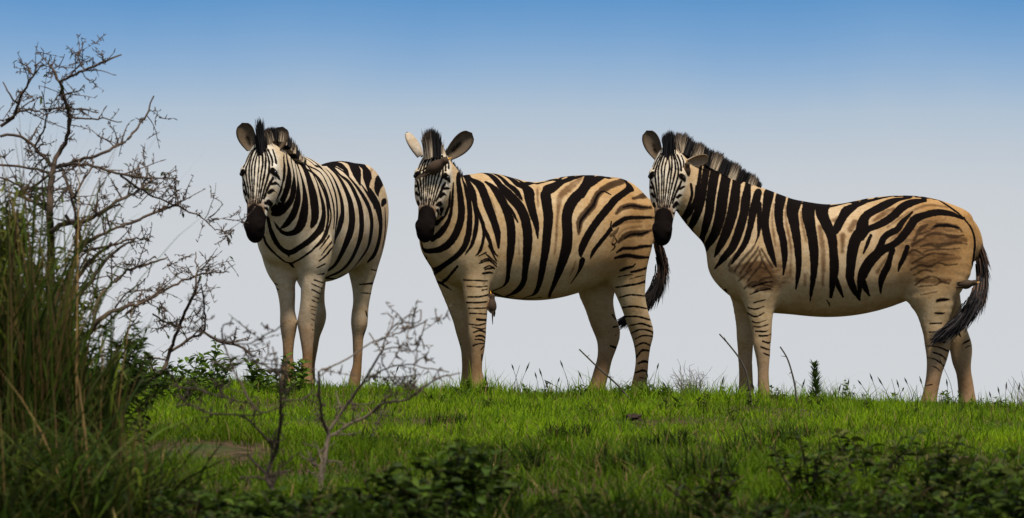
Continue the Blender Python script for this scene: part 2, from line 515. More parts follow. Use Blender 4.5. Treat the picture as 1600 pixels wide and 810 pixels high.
Z3_STROKES = (drawing(1050, 220, 3.375, """
100,230,14 105,290,16 85,350,16 55,410,14; 128,240,10 118,310,12 85,375,14 50,430,10
150,150,14 140,230,20 125,310,22 98,380,18 62,425,12; 185,130,28 170,220,34 155,310,40 130,390,38 100,450,30 75,485,10
240,100,36 220,200,44 205,300,46 195,380,44 175,460,36 155,530,20 150,575,6
295,130,36 280,220,48 265,310,54 255,390,54 230,480,46 195,540,36 160,580,14
345,180,34 335,270,46 325,350,52 305,430,50 275,510,44 245,570,30 225,610,10
400,240,30 390,310,46 380,380,44 355,470,44 320,560,40 270,620,30 230,670,10
450,290,40 428,370,40 413,450,32 385,540,30 340,610,22 315,650,8; 458,330,26 462,420,26 455,500,14 440,540,6
255,803,20 285,785,12
""") + drawing(1170, 290, 3.857, """
118,65,54 105,150,44 98,230,42 110,310,44 130,390,38 150,450,26 165,490,8
190,85,54 180,160,48 185,240,42 205,320,40 215,400,36 215,470,24 208,540,8
275,100,76 262,160,64 275,240,52 290,330,44 298,420,36 300,500,30 292,570,22 283,625,8
365,112,74 358,180,66 375,270,56 390,360,52 395,450,44 390,540,34 378,630,22 370,700,8
440,125,84 440,170,60 470,240,56 500,310,52 510,400,46 515,500,50 505,590,36 495,675,16
520,560,30 545,620,24 568,672,12; 470,690,6 480,705,10 488,728,6
300,104,16 400,124,30 480,126,26 560,112,20 640,97,18 760,82,14; 690,105,24 610,135,44 560,200,44 530,260,44 515,290,26
700,190,40 690,260,50 650,310,60 625,390,58 615,480,50 610,560,44 635,630,34 668,690,14; 685,590,30 705,630,22 730,665,8
""", 1.05) + drawing(1340, 290, 3.857, """
0,110,26 100,85,24 200,65,20 300,58,18 400,62,16 470,80,14 540,120,12 620,180,10 680,250,10 705,320,14 705,400,18 695,470,20
300,75,30 220,90,36 130,135,38 60,175,40 30,220,50 20,270,56 0,310,50; 400,90,20 330,100,34 270,130,40 230,170,40 170,215,40 110,245,34 60,265,34 20,310,44
640,200,14 560,170,26 480,162,34 400,180,36 345,205,44 315,250,44 270,310,40 210,360,36 150,390,44 100,430,52 60,480,56 30,540,50 15,600,30 10,690,10
35,580,30 55,630,22 70,665,10; 330,160,10 300,190,20 265,225,30 240,265,34 190,290,34 155,320,34 140,360,36 120,400,40; 80,300,16 60,350,20 35,410,10
210,390,30 195,440,28 180,490,36 150,550,36 140,600,24 140,650,8; 300,370,24 280,430,26 255,480,22 245,520,6
480,695,12 520,688,14 550,688,6; 470,770,8 510,772,10 525,768,4; 460,248,10 500,240,16 560,244,16 610,256,10
""", 1.10) + drawing(1100, 420, 3.478, """
240,212,8 280,220,10 325,205,6; 235,240,8 280,262,10 325,240,6; 245,280,8 290,295,8 335,280,5; 250,310,7 300,318,8 345,305,5
280,340,8 330,342,10 350,335,5; 300,365,10 340,365,10 360,358,5; 320,395,12 350,405,10 360,400,6; 310,425,9 340,437,10 358,440,6
325,460,8 350,470,10 360,465,8; 270,185,8 330,170,8; 250,140,8 300,120,10 360,110,8; 260,100,8 320,80,10 370,70,8
1270,175,10 1325,168,10; 1258,242,7 1300,242,8; 1232,298,9 1290,297,9; 1228,345,9 1280,343,9; 1250,385,8 1300,400,12 1320,400,8
1215,420,7 1270,425,9 1330,450,10; 1245,455,8 1290,470,9 1310,490,9; 1225,485,6 1260,495,8 1300,525,8; 1240,530,6 1265,540,7 1280,555,6
1210,635,6 1240,630,5; 1385,350,14 1395,370,8; 1405,410,8 1430,395,12; 1420,430,6 1440,420,8
"""))
Z3_FINE = drawing(1050, 220, 3.375, """
300,660,10 330,610,12 370,570,10 400,540,8; 330,690,8 370,630,10 420,575,10 440,545,6
360,700,8 400,640,8 440,590,10 455,560,8; 395,690,8 430,640,8 460,600,8; 400,740,7 440,690,8 470,650,8 480,610,6
460,580,8 480,640,8 510,690,8 530,720,6; 470,570,8 500,620,8 530,670,8; 430,770,8 480,730,8 520,720,8
420,715,8 460,670,8 500,680,8; 380,780,8 430,745,8 480,760,8 530,770,6; 350,740,6 390,705,8 420,680,6; 440,790,7 490,775,8 530,790,6; 400,770,6 440,755,7 500,745,7 535,750,6
""", 1.5) + drawing(1340, 290, 3.857, """
445,265,8 480,240,16 540,240,16 600,250,12 630,280,6; 400,310,6 450,290,12 520,295,10 580,310,14 640,300,6
380,370,8 430,355,12 480,365,14 540,355,14 600,345,10 660,355,4; 340,330,10 380,260,14 420,240,10; 330,360,14 360,340,10 410,315,6
330,470,8 380,440,8 450,410,8 520,415,7 580,420,4; 320,510,8 380,480,10 440,490,10 480,465,8 540,480,8 600,475,5; 340,540,6 400,510,8 450,520,6
350,600,8 400,560,8 460,550,8 500,575,8 470,600,6 410,605,6 360,610,5; 500,580,10 550,590,10; 480,695,12 520,688,14 550,688,6
470,770,8 510,772,10 525,768,4; 380,660,4 430,650,5 480,640,4; 400,400,5 460,385,7 540,385,6 620,380,4; 360,300,6 400,285,8 440,275,5; 300,420,8 330,390,10 370,400,7 400,420,5
""", 1.7)
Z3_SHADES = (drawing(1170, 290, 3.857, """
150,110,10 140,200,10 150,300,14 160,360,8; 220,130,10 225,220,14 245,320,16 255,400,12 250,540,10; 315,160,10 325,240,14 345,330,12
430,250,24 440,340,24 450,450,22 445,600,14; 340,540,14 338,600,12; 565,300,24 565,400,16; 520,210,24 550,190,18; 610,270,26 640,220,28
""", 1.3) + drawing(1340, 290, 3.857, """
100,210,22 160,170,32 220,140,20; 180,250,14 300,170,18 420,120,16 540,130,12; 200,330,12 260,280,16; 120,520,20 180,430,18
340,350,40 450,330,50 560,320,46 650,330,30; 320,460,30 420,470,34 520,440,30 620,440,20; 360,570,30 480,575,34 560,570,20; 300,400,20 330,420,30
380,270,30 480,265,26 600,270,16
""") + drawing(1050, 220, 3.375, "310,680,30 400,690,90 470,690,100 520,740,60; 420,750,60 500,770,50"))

Z2_STROKES = (drawing(640, 240, 3.681, """
240,140,10 232,220,12 226,300,14 200,360,18 155,400,20; 250,170,12 246,260,16 235,350,20 212,410,28 170,465,34 130,493,20
280,150,24 290,230,32 298,320,38 290,400,40 250,490,40 190,545,36 120,562,26 80,555,18 70,520,14
305,150,16 330,220,26 345,310,28 345,390,30 335,480,34 300,560,30 230,620,28 150,672,26 120,660,16 90,635,16 62,600,14 60,585,8; 150,672,24 142,695,10
330,155,28 360,220,34 375,290,28 385,370,24 380,440,26 360,520,20 320,582,8; 375,280,16 400,350,20 425,420,22 425,490,18 405,560,18 380,590,6
432,440,22 455,490,24 480,560,14 505,590,10; 345,145,30 400,180,40 430,240,44 455,310,46 485,390,40 505,460,36 512,540,14
275,650,14 250,680,16 220,715,14 185,745,16; 180,745,14 210,765,12 240,785,6
440,580,8 470,605,10 500,635,10; 410,620,10 450,605,10 480,630,8 500,650,8; 430,660,10 460,645,8 490,665,8; 420,690,8 460,680,8 480,690,5; 400,590,8 440,570,8; 455,530,10 480,580,12 500,620,8
""") + drawing(740, 260, 3.767, """
75,95,16 110,120,26 150,170,44 190,250,44 215,330,48 222,420,46 215,520,40 205,610,24 195,680,20 160,715,16 100,738,10
150,105,30 210,170,50 265,230,52 300,300,52 318,400,52 315,500,48 305,600,34 290,690,28 240,745,24 180,770,12; 205,230,10 235,280,18 260,330,8
200,108,24 240,135,30 270,175,22 285,200,8; 260,105,40 315,130,50 330,200,48 350,280,42 370,350,30 378,425,8
300,105,24 400,85,24 480,70,20 560,58,18 660,45,14; 560,75,24 500,100,34 430,150,52 430,220,52 440,300,52 432,400,48 425,480,46 408,580,38 390,680,28 360,750,18 310,770,8
678,70,40 640,140,50 580,210,60 550,290,56 552,400,56 545,490,58 510,600,42 480,680,26 450,750,14; 100,742,14 200,775,12 300,780,10 400,772,8
""") + drawing(880, 260, 4.05, """
350,60,8 290,60,28 220,75,44 160,110,46 110,180,56; 0,95,34 60,75,30 120,60,24 200,45,12
400,100,20 425,135,40 390,165,40 330,210,44 280,270,46 230,330,44 180,400,42 140,470,44 115,530,38 112,570,14; 120,600,34 110,640,24 90,680,12 50,740,6
300,400,26 270,440,24 220,500,24 185,550,22 172,585,8; 315,380,18 345,360,28 400,330,24 480,325,20 550,325,14
340,545,10 380,520,16 440,520,16 500,508,18 560,505,12; 330,580,12 400,565,20 470,575,20 540,578,12
365,660,14 400,645,16 440,635,12 455,620,8; 430,670,12 480,660,14 525,645,10; 350,700,6 400,690,8 440,685,6; 420,715,6 470,700,8 510,690,5
340,768,8 400,752,10 470,745,12 520,722,8; 310,490,8 330,510,8 300,540,5; 305,350,10 300,390,8 315,410,6; 320,440,6 340,480,8 310,500,6
390,455,10 430,432,14 500,428,16 540,412,8; 380,262,8 430,248,14 500,260,12 540,262,8; 300,180,8 250,158,12 215,190,14 190,245,18 145,300,18 110,350,16 102,395,8
""") + drawing(620, 380, 3.116, """
1065,215,6 1130,208,9 1210,190,9; 1085,265,8 1140,252,9 1205,258,8; 1100,315,9 1150,308,10 1210,318,8; 1110,358,8 1170,358,10 1225,372,10
1145,400,8 1190,392,10 1230,405,10; 1145,438,7 1180,422,8 1225,425,10 1248,438,8; 1165,465,7 1200,450,8 1245,455,8; 1170,500,8 1200,485,10 1235,500,8
1168,555,8 1195,522,12 1230,525,10; 1180,585,8 1205,575,14 1225,582,6; 1165,630,8 1200,620,12 1218,628,6; 1185,655,6 1215,660,6
325,180,7 380,182,8 440,185,7; 345,262,8 400,262,9 445,252,8; 340,290,8 400,290,10 445,285,8; 350,318,7 410,318,9 440,315,7; 355,342,8 420,345,8 440,350,8
390,372,12 430,375,12; 350,395,6 400,400,9 440,388,8; 365,408,6 415,420,8 430,415,5; 375,435,8 405,425,8 430,435,8; 385,455,9 410,450,9 428,460,8
380,470,6 410,470,8 428,480,6; 370,500,7 400,490,7 425,490,7; 410,520,8 422,505,6; 415,545,8 414,570,6; 400,100,8 450,85,10 480,110,8; 430,130,8 470,120,10
420,150,8 460,145,8; 415,230,6 440,225,8; 1055,410,10 1075,405,10; 1040,500,10 1060,508,12; 1050,350,8 1060,365,6; 340,210,6 400,214,7 440,210,6
"""))
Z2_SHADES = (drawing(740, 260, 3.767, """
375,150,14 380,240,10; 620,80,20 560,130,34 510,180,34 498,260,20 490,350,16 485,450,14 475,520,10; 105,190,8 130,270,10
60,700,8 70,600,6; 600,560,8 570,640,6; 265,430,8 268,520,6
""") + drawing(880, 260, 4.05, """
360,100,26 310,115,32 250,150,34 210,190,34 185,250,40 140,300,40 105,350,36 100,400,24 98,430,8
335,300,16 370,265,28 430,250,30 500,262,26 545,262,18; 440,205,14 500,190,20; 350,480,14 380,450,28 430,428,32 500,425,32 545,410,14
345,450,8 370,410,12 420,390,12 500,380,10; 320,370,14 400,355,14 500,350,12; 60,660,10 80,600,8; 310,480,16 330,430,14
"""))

Z2_FINE = drawing(880, 260, 4.05, """
360,100,26 310,115,32 250,150,34 210,190,34 185,250,40 140,300,40 105,350,36 100,400,24 98,430,8; 335,300,16 370,265,28 430,250,30 500,262,26 545,262,18
350,480,14 380,450,28 430,428,32 500,425,32 545,410,14; 315,380,20 345,360,30 400,330,26 480,325,22 550,325,16; 340,545,12 380,520,20 440,520,20 500,508,22 560,505,14; 330,580,14 400,565,24 470,575,24 540,578,14
300,440,16 330,420,20 350,390,10; 365,660,16 400,645,20 440,635,14; 430,670,14 480,660,18 525,645,12; 440,205,16 500,190,22
""", 1.15)
Z1_STROKES = (drawing(400, 220, 4.05, """
175,110,8 180,180,16 165,270,26 145,340,30 120,400,26 100,440,14; 195,110,10 210,190,22 205,270,34 180,350,32 150,410,34 115,450,26 100,465,14
225,140,10 240,210,12 240,290,30 225,370,32 180,430,38 140,465,28 105,470,14; 250,160,8 262,230,10 268,310,24 262,390,36 235,470,38 190,530,30 150,560,6
240,110,16 275,190,20 298,270,24 310,350,34 308,430,44 290,520,50 250,575,36 190,590,24 145,560,18 115,515,8
265,115,24 310,180,36 340,260,50 360,340,58 372,420,54 372,490,44 352,540,20
330,160,12 380,250,10 405,330,18 425,410,26 428,480,30 405,560,36 340,630,32 270,680,30 210,710,30 150,675,24 110,610,26 88,550,22 75,490,18; 205,715,26 208,735,10
300,130,16 350,190,14 400,260,16 440,350,18 455,430,20 455,510,16 430,600,12 370,680,14 300,735,12 240,770,10 220,775,14 180,765,10 120,715,12 70,660,16 50,610,16 52,560,8
220,780,16 235,800,12; 465,600,10 430,650,10 400,690,6; 480,640,10 440,690,8 410,730,5
""") + drawing(490, 235, 3.857, """
20,72,22 80,52,34 150,45,20; 60,65,44 105,58,36
-40,115,10 0,140,14 40,180,14 75,250,16 95,330,14 105,400,10 90,470,10 60,540,10 20,580,8 0,595,6; -20,100,10 30,125,10 60,160,12 95,240,12 118,320,14 125,400,10 122,470,8
10,95,10 40,105,12 90,160,14 125,240,18 140,320,16 142,400,18 132,480,10 124,560,6; 60,95,14 115,160,16 150,240,22 170,320,28 172,400,34 155,460,40 135,520,24 128,560,10
100,105,16 150,160,24 190,230,30 220,310,36 232,400,42 225,480,40 200,550,36 170,620,28 130,690,22 80,730,16
130,60,24 160,95,40 185,110,26 205,150,14; 110,95,10 160,150,20 210,190,26 250,260,30 280,340,34 290,430,38 285,510,38 260,590,30 220,670,28 160,730,20 80,765,14
200,60,50 245,100,44 260,160,36 275,200,16; 215,165,14 260,220,20 300,280,26 335,350,30 350,430,34 345,510,36 325,590,30 280,660,24 230,720,14
290,90,30 325,130,36 318,180,30 330,240,20 355,310,14 365,350,8; 290,210,10 330,270,20 370,330,22 395,390,28 405,460,30 395,540,28 370,620,24 330,670,12
345,250,24 375,300,26 400,350,20 412,420,12; 390,200,34 380,240,30 385,260,20; 415,320,20 410,330,12; 430,350,8 433,430,12 428,520,14 413,590,8; 60,770,12 140,775,10 200,755,8
""", 1.22) + drawing(330, 380, 3.373, """
560,165,6 595,162,8; 545,195,8 585,208,8; 530,215,7 580,238,8; 530,245,7 575,268,7; 535,280,6 565,293,7; 530,300,5 560,315,6; 520,330,5 552,340,6; 530,350,5 550,355,6
525,370,4 548,380,5; 528,400,5 545,410,5; 525,430,4 545,440,4; 530,455,4 545,462,4; 785,218,7 850,212,10; 790,262,6 840,267,8; 845,140,8 870,145,6; 815,360,8 820,380,8
805,480,10 812,460,6; 570,95,8 610,60,10 640,20,8; 560,130,6 600,110,8; 340,215,5 352,222,4; 345,240,5 356,246,4; 720,-10,8 700,40,8
"""))
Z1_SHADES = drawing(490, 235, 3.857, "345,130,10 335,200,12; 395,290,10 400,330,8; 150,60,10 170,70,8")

# face pattern: half of it, across u and along t of the head, mirrored
FACE = [np.array(p) for p in (
    [(.0060, .41, .006), (.0085, .30, .007), (.012, .20, .0085), (.014, .13, .009), (.005, .05, .007)],
    [(.0165, .41, .006), (.0225, .30, .007), (.031, .20, .009), (.035, .13, .010), (.025, .05, .009), (.010, .01, .009)],
    [(.0270, .41, .006), (.0365, .30, .0075), (.049, .21, .0095), (.057, .14, .010), (.046, .06, .010), (.024, .0, .010)],
    [(.0380, .40, .006), (.0510, .31, .0085), (.067, .23, .010), (.079, .165, .011), (.067, .085, .010), (.038, .005, .009)],
    [(.052, .36, .008), (.068, .30, .010), (.088, .24, .012), (.100, .205, .009)],
    [(.094, .135, .010), (.083, .07, .010), (.054, .01, .010)],
    [(.0, -.02, .030), (.0, .03, .022), (.0, .065, .006)],
    [(.060, .385, .010), (.082, .345, .014), (.13, .330, .014)], [(.062, .42, .010), (.088, .390, .014), (.13, .395, .012)],
    [(.074, .315, .010), (.10, .285, .014), (.14, .270, .014)], [(.092, .255, .010), (.115, .23, .012), (.14, .215, .012)],
    [(.098, .165, .022), (.118, .178, .020)], [(.108, .10, .008), (.10, .05, .010), (.08, .0, .008)])]


def coat_material():
    g = NT("zebra_coat", rough=.9, spec=.03)
    stripe = g.attr('stripe'); shadow = g.attr('shadow'); dark = g.attr('dark'); tint = g.attr('tint', 'Color')
    n1 = g.noise(38, 3, .6); n2 = g.noise(9, 3, .55); n3 = g.noise(210, 2, .6)
    edge = g.math('ADD', stripe, g.math('MULTIPLY', g.math('SUBTRACT', n1, .5), .009))
    edge = g.math('ADD', edge, g.math('MULTIPLY', g.math('SUBTRACT', n3, .5), .005))
    m = g.step(edge, -.0028, .0028, 1.0, 0.0)
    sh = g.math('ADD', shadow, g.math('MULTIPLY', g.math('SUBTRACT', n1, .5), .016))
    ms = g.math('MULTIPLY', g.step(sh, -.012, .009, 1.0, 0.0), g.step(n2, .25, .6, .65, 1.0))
    pale = g.mix(g.step(n2, .3, .72), tint, g.mix(1.0, tint, (.86, .78, .66, 1), 'MULTIPLY'))
    pale = g.mix(g.step(n3, .35, .7), pale, g.mix(1.0, pale, (.88, .86, .82, 1), 'MULTIPLY'))
    n4 = g.noise(1.0, 4, .65, stretch=(45, 45, 60)); pale = g.mix(g.step(n4, .40, .66), pale, g.mix(1.0, pale, (.87, .83, .77, 1), 'MULTIPLY'))
    brown = g.mix(n1, (.085, .040, .016, 1), (.15, .078, .034, 1))
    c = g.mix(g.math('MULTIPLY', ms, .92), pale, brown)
    ln1 = g.noise(1.0, 4, .62, stretch=(11, 11, 44)); smg = g.attr('smudge')
    lines = g.step(g.math('ADD', ln1, g.math('MULTIPLY', smg, .10)), .56, .66)
    c = g.mix(g.math('MULTIPLY', g.math('MULTIPLY', smg, g.step(n2, .2, .6, .45, .85)), .75), c, (.175, .088, .036, 1))
    c = g.mix(g.math('MULTIPLY', g.math('MULTIPLY', lines, smg), .45), c, (.05, .026, .014, 1))
    fe = g.math('ADD', g.attr('fine'), g.math('MULTIPLY', g.math('SUBTRACT', n1, .5), .012))
    c = g.mix(g.math('MULTIPLY', g.step(fe, -.006, .005, 1.0, 0.0), .82), c, (.030, .016, .009, 1))
    blk = g.mix(n2, (.0035, .0025, .0022, 1), (.0085, .0055, .0045, 1))
    c = g.mix(m, c, blk)
    c = g.mix(g.step(g.math('ADD', dark, g.math('MULTIPLY', g.math('SUBTRACT', n1, .5), .35)), .35, .65), c, blk)
    g.color(c)
    dm = g.step(dark, .5, .9)
    g.put(g.b.inputs['Specular IOR Level'], g.math('MULTIPLY_ADD', dm, .0, .03)); g.put(g.b.inputs['Roughness'], g.math('MULTIPLY_ADD', dm, -.12, .9))
    hgt = g.math('ADD', g.math('MULTIPLY', g.noise(320, 2, .6, stretch=(1, 1, .3)), .10), g.math('MULTIPLY', g.noise(7, 3, .5, stretch=(1, 1, .6)), 1.0))
    g.bump(hgt, .55, .035)
    return g.m

def hair_material(name):
    g = NT(name, rough=.7, spec=.25); g.color(g.attr('col', 'Color')); return g.m

def strands(roots, dirs, lens, width, cols_root, cols_tip, curl=.15, gravity=0.0, segs=3, toward=None, seed=0):
    "flat tapering hair strands -> verts, quads, colours"
    r = np.random.default_rng(seed); n = len(roots)
    roots = np.asarray(roots); dirs = np.asarray(dirs, float)
    bend = r.normal(0, curl, (n, 3)); side = np.cross(dirs, r.normal(0, 1, (n, 3))); side /= np.linalg.norm(side, axis=1)[:, None] + 1e-9
    V = []; Cc = []
    for i in range(segs + 1):
        u = i / segs
        p = roots + dirs * (lens * u)[:, None] + bend * (lens * u * u)[:, None]
        p[:, 2] -= gravity * lens * u * u
        wv = width * (1 - u**1.6 * .92)
        c = cols_root * (1 - np.clip(u * 1.15, 0, 1)**1.8) + cols_tip * np.clip(u * 1.15, 0, 1)**1.8
        for q in (-.5, .5):
            V.append(p + side * (wv * q) if np.isscalar(wv) else p + side * (wv * q)[:, None]); Cc.append(c)
    V = np.stack(V, 1).reshape(-1, 3); Cc = np.stack(Cc, 1).reshape(-1, 3)
    k = 2 * (segs + 1); b = np.arange(n)[:, None] * k
    Q = np.concatenate([b + np.array([[2*i, 2*i+1, 2*i+3, 2*i+2]]) for i in range(segs)], 0)
    return V, Q, Cc

EYE = NT("eye_gloss", rough=.28, spec=.4); EYE.color((.006, .004, .003, 1))
COAT = coat_material()
MANE = hair_material("mane_hair"); TAILM = hair_material("tail_hair")

def finish_zebra(z, seed):
    sp = z.sp
    V, Q = z.V, z.Q
    stripe = np.full(len(V), .05); shadow = np.full(len(V), .05); dark = np.zeros(len(V)); smudge = np.zeros(len(V))
    for c_, r_, k_ in sp.get('smudges', []):
        q_ = np.sqrt((((V * [1, 0, 1]) - [c_[0], 0, c_[1]])**2 / np.array([r_[0], 1, r_[1]])**2).sum(1)); smudge = np.maximum(smudge, k_ * np.clip((1.15 - q_) / .5, 0, 1))
    # ---- strokes traced on the skin, mirrored to the far flank
    ctr = np.array([sp['origin'][0], 370.0])
    def lay(strokes, field):
        for st in strokes:
            ln = np.linalg.norm(np.diff(st[:, :2], axis=0), axis=1).sum()
            px = spline(st, max(3, int(2 + ln / 6)))
            tg = np.gradient(px[:, :2], axis=0); tg /= np.linalg.norm(tg, axis=1)[:, None] + 1e-9
            fat = sp.get('fat', 1.0); H = []
            for (x, y, wd), (tx_, ty_) in zip(px, tg):
                h = None
                for q in (0, 3, 6, 9):
                    v = ctr - [x, y]; v = v / (np.linalg.norm(v) + 1e-9) * q
                    h = z.hit(x + v[0], y + v[1])
                    if h is not None: break
                if h is None: continue
                wd = max(wd * (1 + (.10 * fat) * np.clip((wd - 2.5) / 5, 0, 1)) * fat, .6); flat = wd / 2 * 25.0 / F_PX
                e = [z.hit(x - ty_ * wd / 2 * q, y + tx_ * wd / 2 * q) for q in (1, -1)]
                e = [np.linalg.norm(v - h) for v in e if v is not None]
                H.append((h, np.clip(np.mean(e) if e else flat, flat, flat * sp.get('cap', 1.6))))
            if len(H) < 2: continue
            pts = np.array([h[0] for h in H]); ww = np.array([h[1] for h in H])
            # a stroke that runs off the outline carries on round it
            for end in (0, -1):
                ex = px[end, :2] + (tg[end] if end else -tg[end]) * 17
                if z.hit(*ex) is None:
                    q = pts[end]; vd = q - z.cam; vd /= np.linalg.norm(vd); dv = q - pts[1 if end == 0 else -2]; dv /= np.linalg.norm(dv) + 1e-9
                    new = np.array([q + dv * .02 + vd * .02, q + dv * .03 + vd * .07])
                    if end == 0: pts = np.vstack([new[::-1], pts]); ww = np.r_[ww[0], ww[0], ww]
                    else: pts = np.vstack([pts, new]); ww = np.r_[ww, ww[-1], ww[-1]]
            # carry a stroke that reaches the back on over the spine
            for end in (0, -1):
                q = pts[end]
                dn = z.bvh.ray_cast(Vector((q[0], 0, 3)), Vector((0, 0, -1)), 5)[0]
                if dn is not None and -.8 < q[0] < .45 and dn.z - q[2] < .085 and field is stripe:
                    i2 = 1 if end == 0 else -2
                    tx = q[0] + np.clip((q[0] - pts[i2][0]) * 1.5, -.04, .04)
                    mid = np.array([(q[0] + tx) / 2, q[1] * .5, q[2] * .3 + dn.z * .7 - .004]); top = np.array([tx, 0, dn.z])
                    if end == 0: pts = np.vstack([top, mid, pts]); ww = np.r_[ww[0], ww[0], ww]
                    else: pts = np.vstack([pts, mid, top]); ww = np.r_[ww, ww[-1], ww[-1]]
            # break the stroke where it jumps in depth (from one limb to another)
            cuts = np.where(np.linalg.norm(np.diff(pts, axis=0), axis=1) > .16)[0] + 1
            for pp, wq in zip(np.split(pts, cuts), np.split(ww, cuts)):
                if len(pp) < 2: continue
                seg_field(V, pp, wq, field)
                if pp[:, 0].max() < .62 * sp['scale'][0] and sp.get('mirror', True):
                    seg_field(V, pp * np.array([1, -1, 1]), wq, field)
    fine = np.full(len(V), .05)
    lay(sp['strokes'], stripe); lay(sp.get('shades', []), shadow); lay(sp.get('fine', []), fine)
    # ---- head coordinates
    D = V - z.P0; hs = z.hs
    u, t, n = D @ z.U / hs, D @ z.A / hs, D @ z.N / hs
    lim = np.interp(t, HEAD_T, HEAD_N) - 2.0 * np.interp(t, HEAD_T, HEAD_D)
    onhead = (np.abs(u) < .16) & (t > -.06) & (t < .68) & (n > np.maximum(lim - .03, -.22)) & ((n > -.13) | (t > .27))
    hi = np.where(onhead)[0]; hwt = np.zeros(len(V))
    if len(hi):
        ft = np.full(len(hi), .05); H2 = np.stack([u[hi], t[hi]], 1)
        r = np.random.default_rng(seed + 5)
        for P in FACE:
            for q in (1, -1):
                PP = spline(P * [q, 1, 1.32] + r.normal(0, .0014, (len(P), 3)) * [1, 1.8, .35], 12)
                seg_field(H2, PP[:, :2], np.maximum(PP[:, 2], .003) / 2, ft)
        jaw = np.where(t[hi] > .27, 0, np.clip((-.045 - n[hi]) / .08, 0, 1))      # 1 where the cheek turns into neck
        edge_u = np.clip((np.interp(t[hi], HEAD_T, HEAD_W) * 1.12 + .022 - np.abs(u[hi])) / .022, 0, 1); jaw = np.maximum(jaw, 1 - edge_u)
        hwt[hi] = (1 - jaw) * np.clip((t[hi] + .06) / .06, 0, 1)
        ey = np.sqrt(((np.abs(u[hi]) - .104) / .026)**2 + ((t[hi] - .175) / .020)**2); ft = np.minimum(ft, (ey - 1) * .015)
        stripe[hi] = np.where(jaw > 0, np.minimum(ft + jaw * .014, stripe[hi] + (1 - jaw) * .03), ft)
        mz = np.clip((t[hi] - (.392 - .30 * np.maximum(.045 - np.abs(u[hi]), 0) + np.maximum(np.abs(u[hi]) - .045, 0) * 2.0)) / .055, 0, 1)
        dark[hi] = np.maximum(dark[hi], mz)
    # ---- coat colour by body region (a property of the hide)
    base = np.array(sp['coat'][0]); leg = np.array(sp['coat'][1]); belly = np.array(sp['coat'][2]); rump = np.array(sp['coat'][3])
    tint = np.tile(base, (len(V), 1))
    def blend(c, f):
        nonlocal tint
        f = np.clip(f, 0, 1)[:, None]; tint = tint * (1 - f) + np.asarray(c) * f
    sz = sp['scale'][2]
    blend(rump, np.clip((-.05 - V[:, 0]) / .45, 0, 1) * np.clip((V[:, 2] - .55) / .3, 0, 1))
    blend(belly, np.clip((.78 * sz - V[:, 2]) / .16, 0, 1) * (np.abs(V[:, 0]) < .85))
    blend(leg, np.clip((.56 * sz - V[:, 2]) / .40, 0, 1))
    blend(np.array(sp.get('face', (.62, .52, .40))), hwt)
    blend(np.array([.22, .13, .08]), hwt * np.clip((t - .33) / .10, 0, 1) * (np.abs(u) < .06))
    dark = np.maximum(dark, np.clip((.055 - V[:, 2]) / .02, 0, 1))         # hooves
    # inner thigh / sheath shadow-coloured skin
    # ---- ears
    VV, QQ = [V], [Q]; attrs = [(stripe, shadow, dark, tint, smudge, fine)]
    off = len(V)
    for e in sp['ears']:
        base_p = at(e[0], e[1], z.w(z.P0)[1] + e[6]); tip_p = at(e[2], e[3], z.w(z.P0)[1] + e[7])
        ev, eq, fl, al, ac = ear_mesh(z.l(base_p), z.l(tip_p), z.lv(np.array(e[5], float)), e[4])
        VV.append(ev); QQ.append(eq + off); off += len(ev)
        pale_ear = e[8] if len(e) > 8 else 0
        inn = np.array([.13, .10, .072]); out = np.array([.16, .12, .085])
        if pale_ear: out = np.array([.55, .47, .38]); inn = np.array([.30, .23, .17])
        tc = np.where(fl[:, None] > .5, inn, out)
        rim = np.clip((ac - .78) / .15, 0, 1)[:, None]
        tc = tc * (1 - rim) + (np.array([.045, .033, .025]) if not pale_ear else np.array([.30, .22, .15])) * rim
        dk = np.where(fl > .5, np.clip(1.15 - ac / .55, 0, 1) * np.clip((al - .05) / .15, 0, 1) * np.clip((.85 - al) / .3, 0, 1) * (.62 if not pale_ear else .15), 0.0)
        dk = np.maximum(dk, np.clip((al - .93) / .04, 0, 1) * e[9]) if len(e) > 9 else dk
        st = np.full(len(ev), .05)
        attrs.append((st, np.full(len(ev), .05), dk, tc, np.zeros(len(ev)), st))
    A4 = [np.concatenate([a[i] for a in attrs]) for i in range(6)]
    root = empty("zebra", z.O, z.rz); tag(root, sp['label'], "zebra", "zebras standing on the grassy crest")
    z.root = root
    body = mesh_from("body", np.vstack(VV), np.vstack(QQ), COAT, root, attrs=dict(stripe=A4[0], shadow=A4[1], dark=A4[2], tint=A4[3], smudge=A4[4], fine=A4[5]))
    # ---- eyes
    for q in (1, -1):
        bm = bmesh.new(); bmesh.ops.create_uvsphere(bm, u_segments=16, v_segments=10, radius=.0160 * hs)
        me = bpy.data.meshes.new("eye"); bm.to_mesh(me); bm.free(); me.materials.append(EYE.m)
        for p in me.polygons: p.use_smooth = True
        o = bpy.data.objects.new("eye", me); COL.objects.link(o); o.parent = root
        o.location = z.hp(q * .1050 * sp.get('head_w', 1), .172, .030); o.scale = (1, 1, 1)
    # ---- mane
    rr = np.random.default_rng(seed)
    roots, dirs, lens, c0, c1 = [], [], [], [], []
    kd = None
    pale = np.array([.50, .39, .27]); blk = np.array([.010, .008, .008]); tipc = np.array([.030, .016, .012])
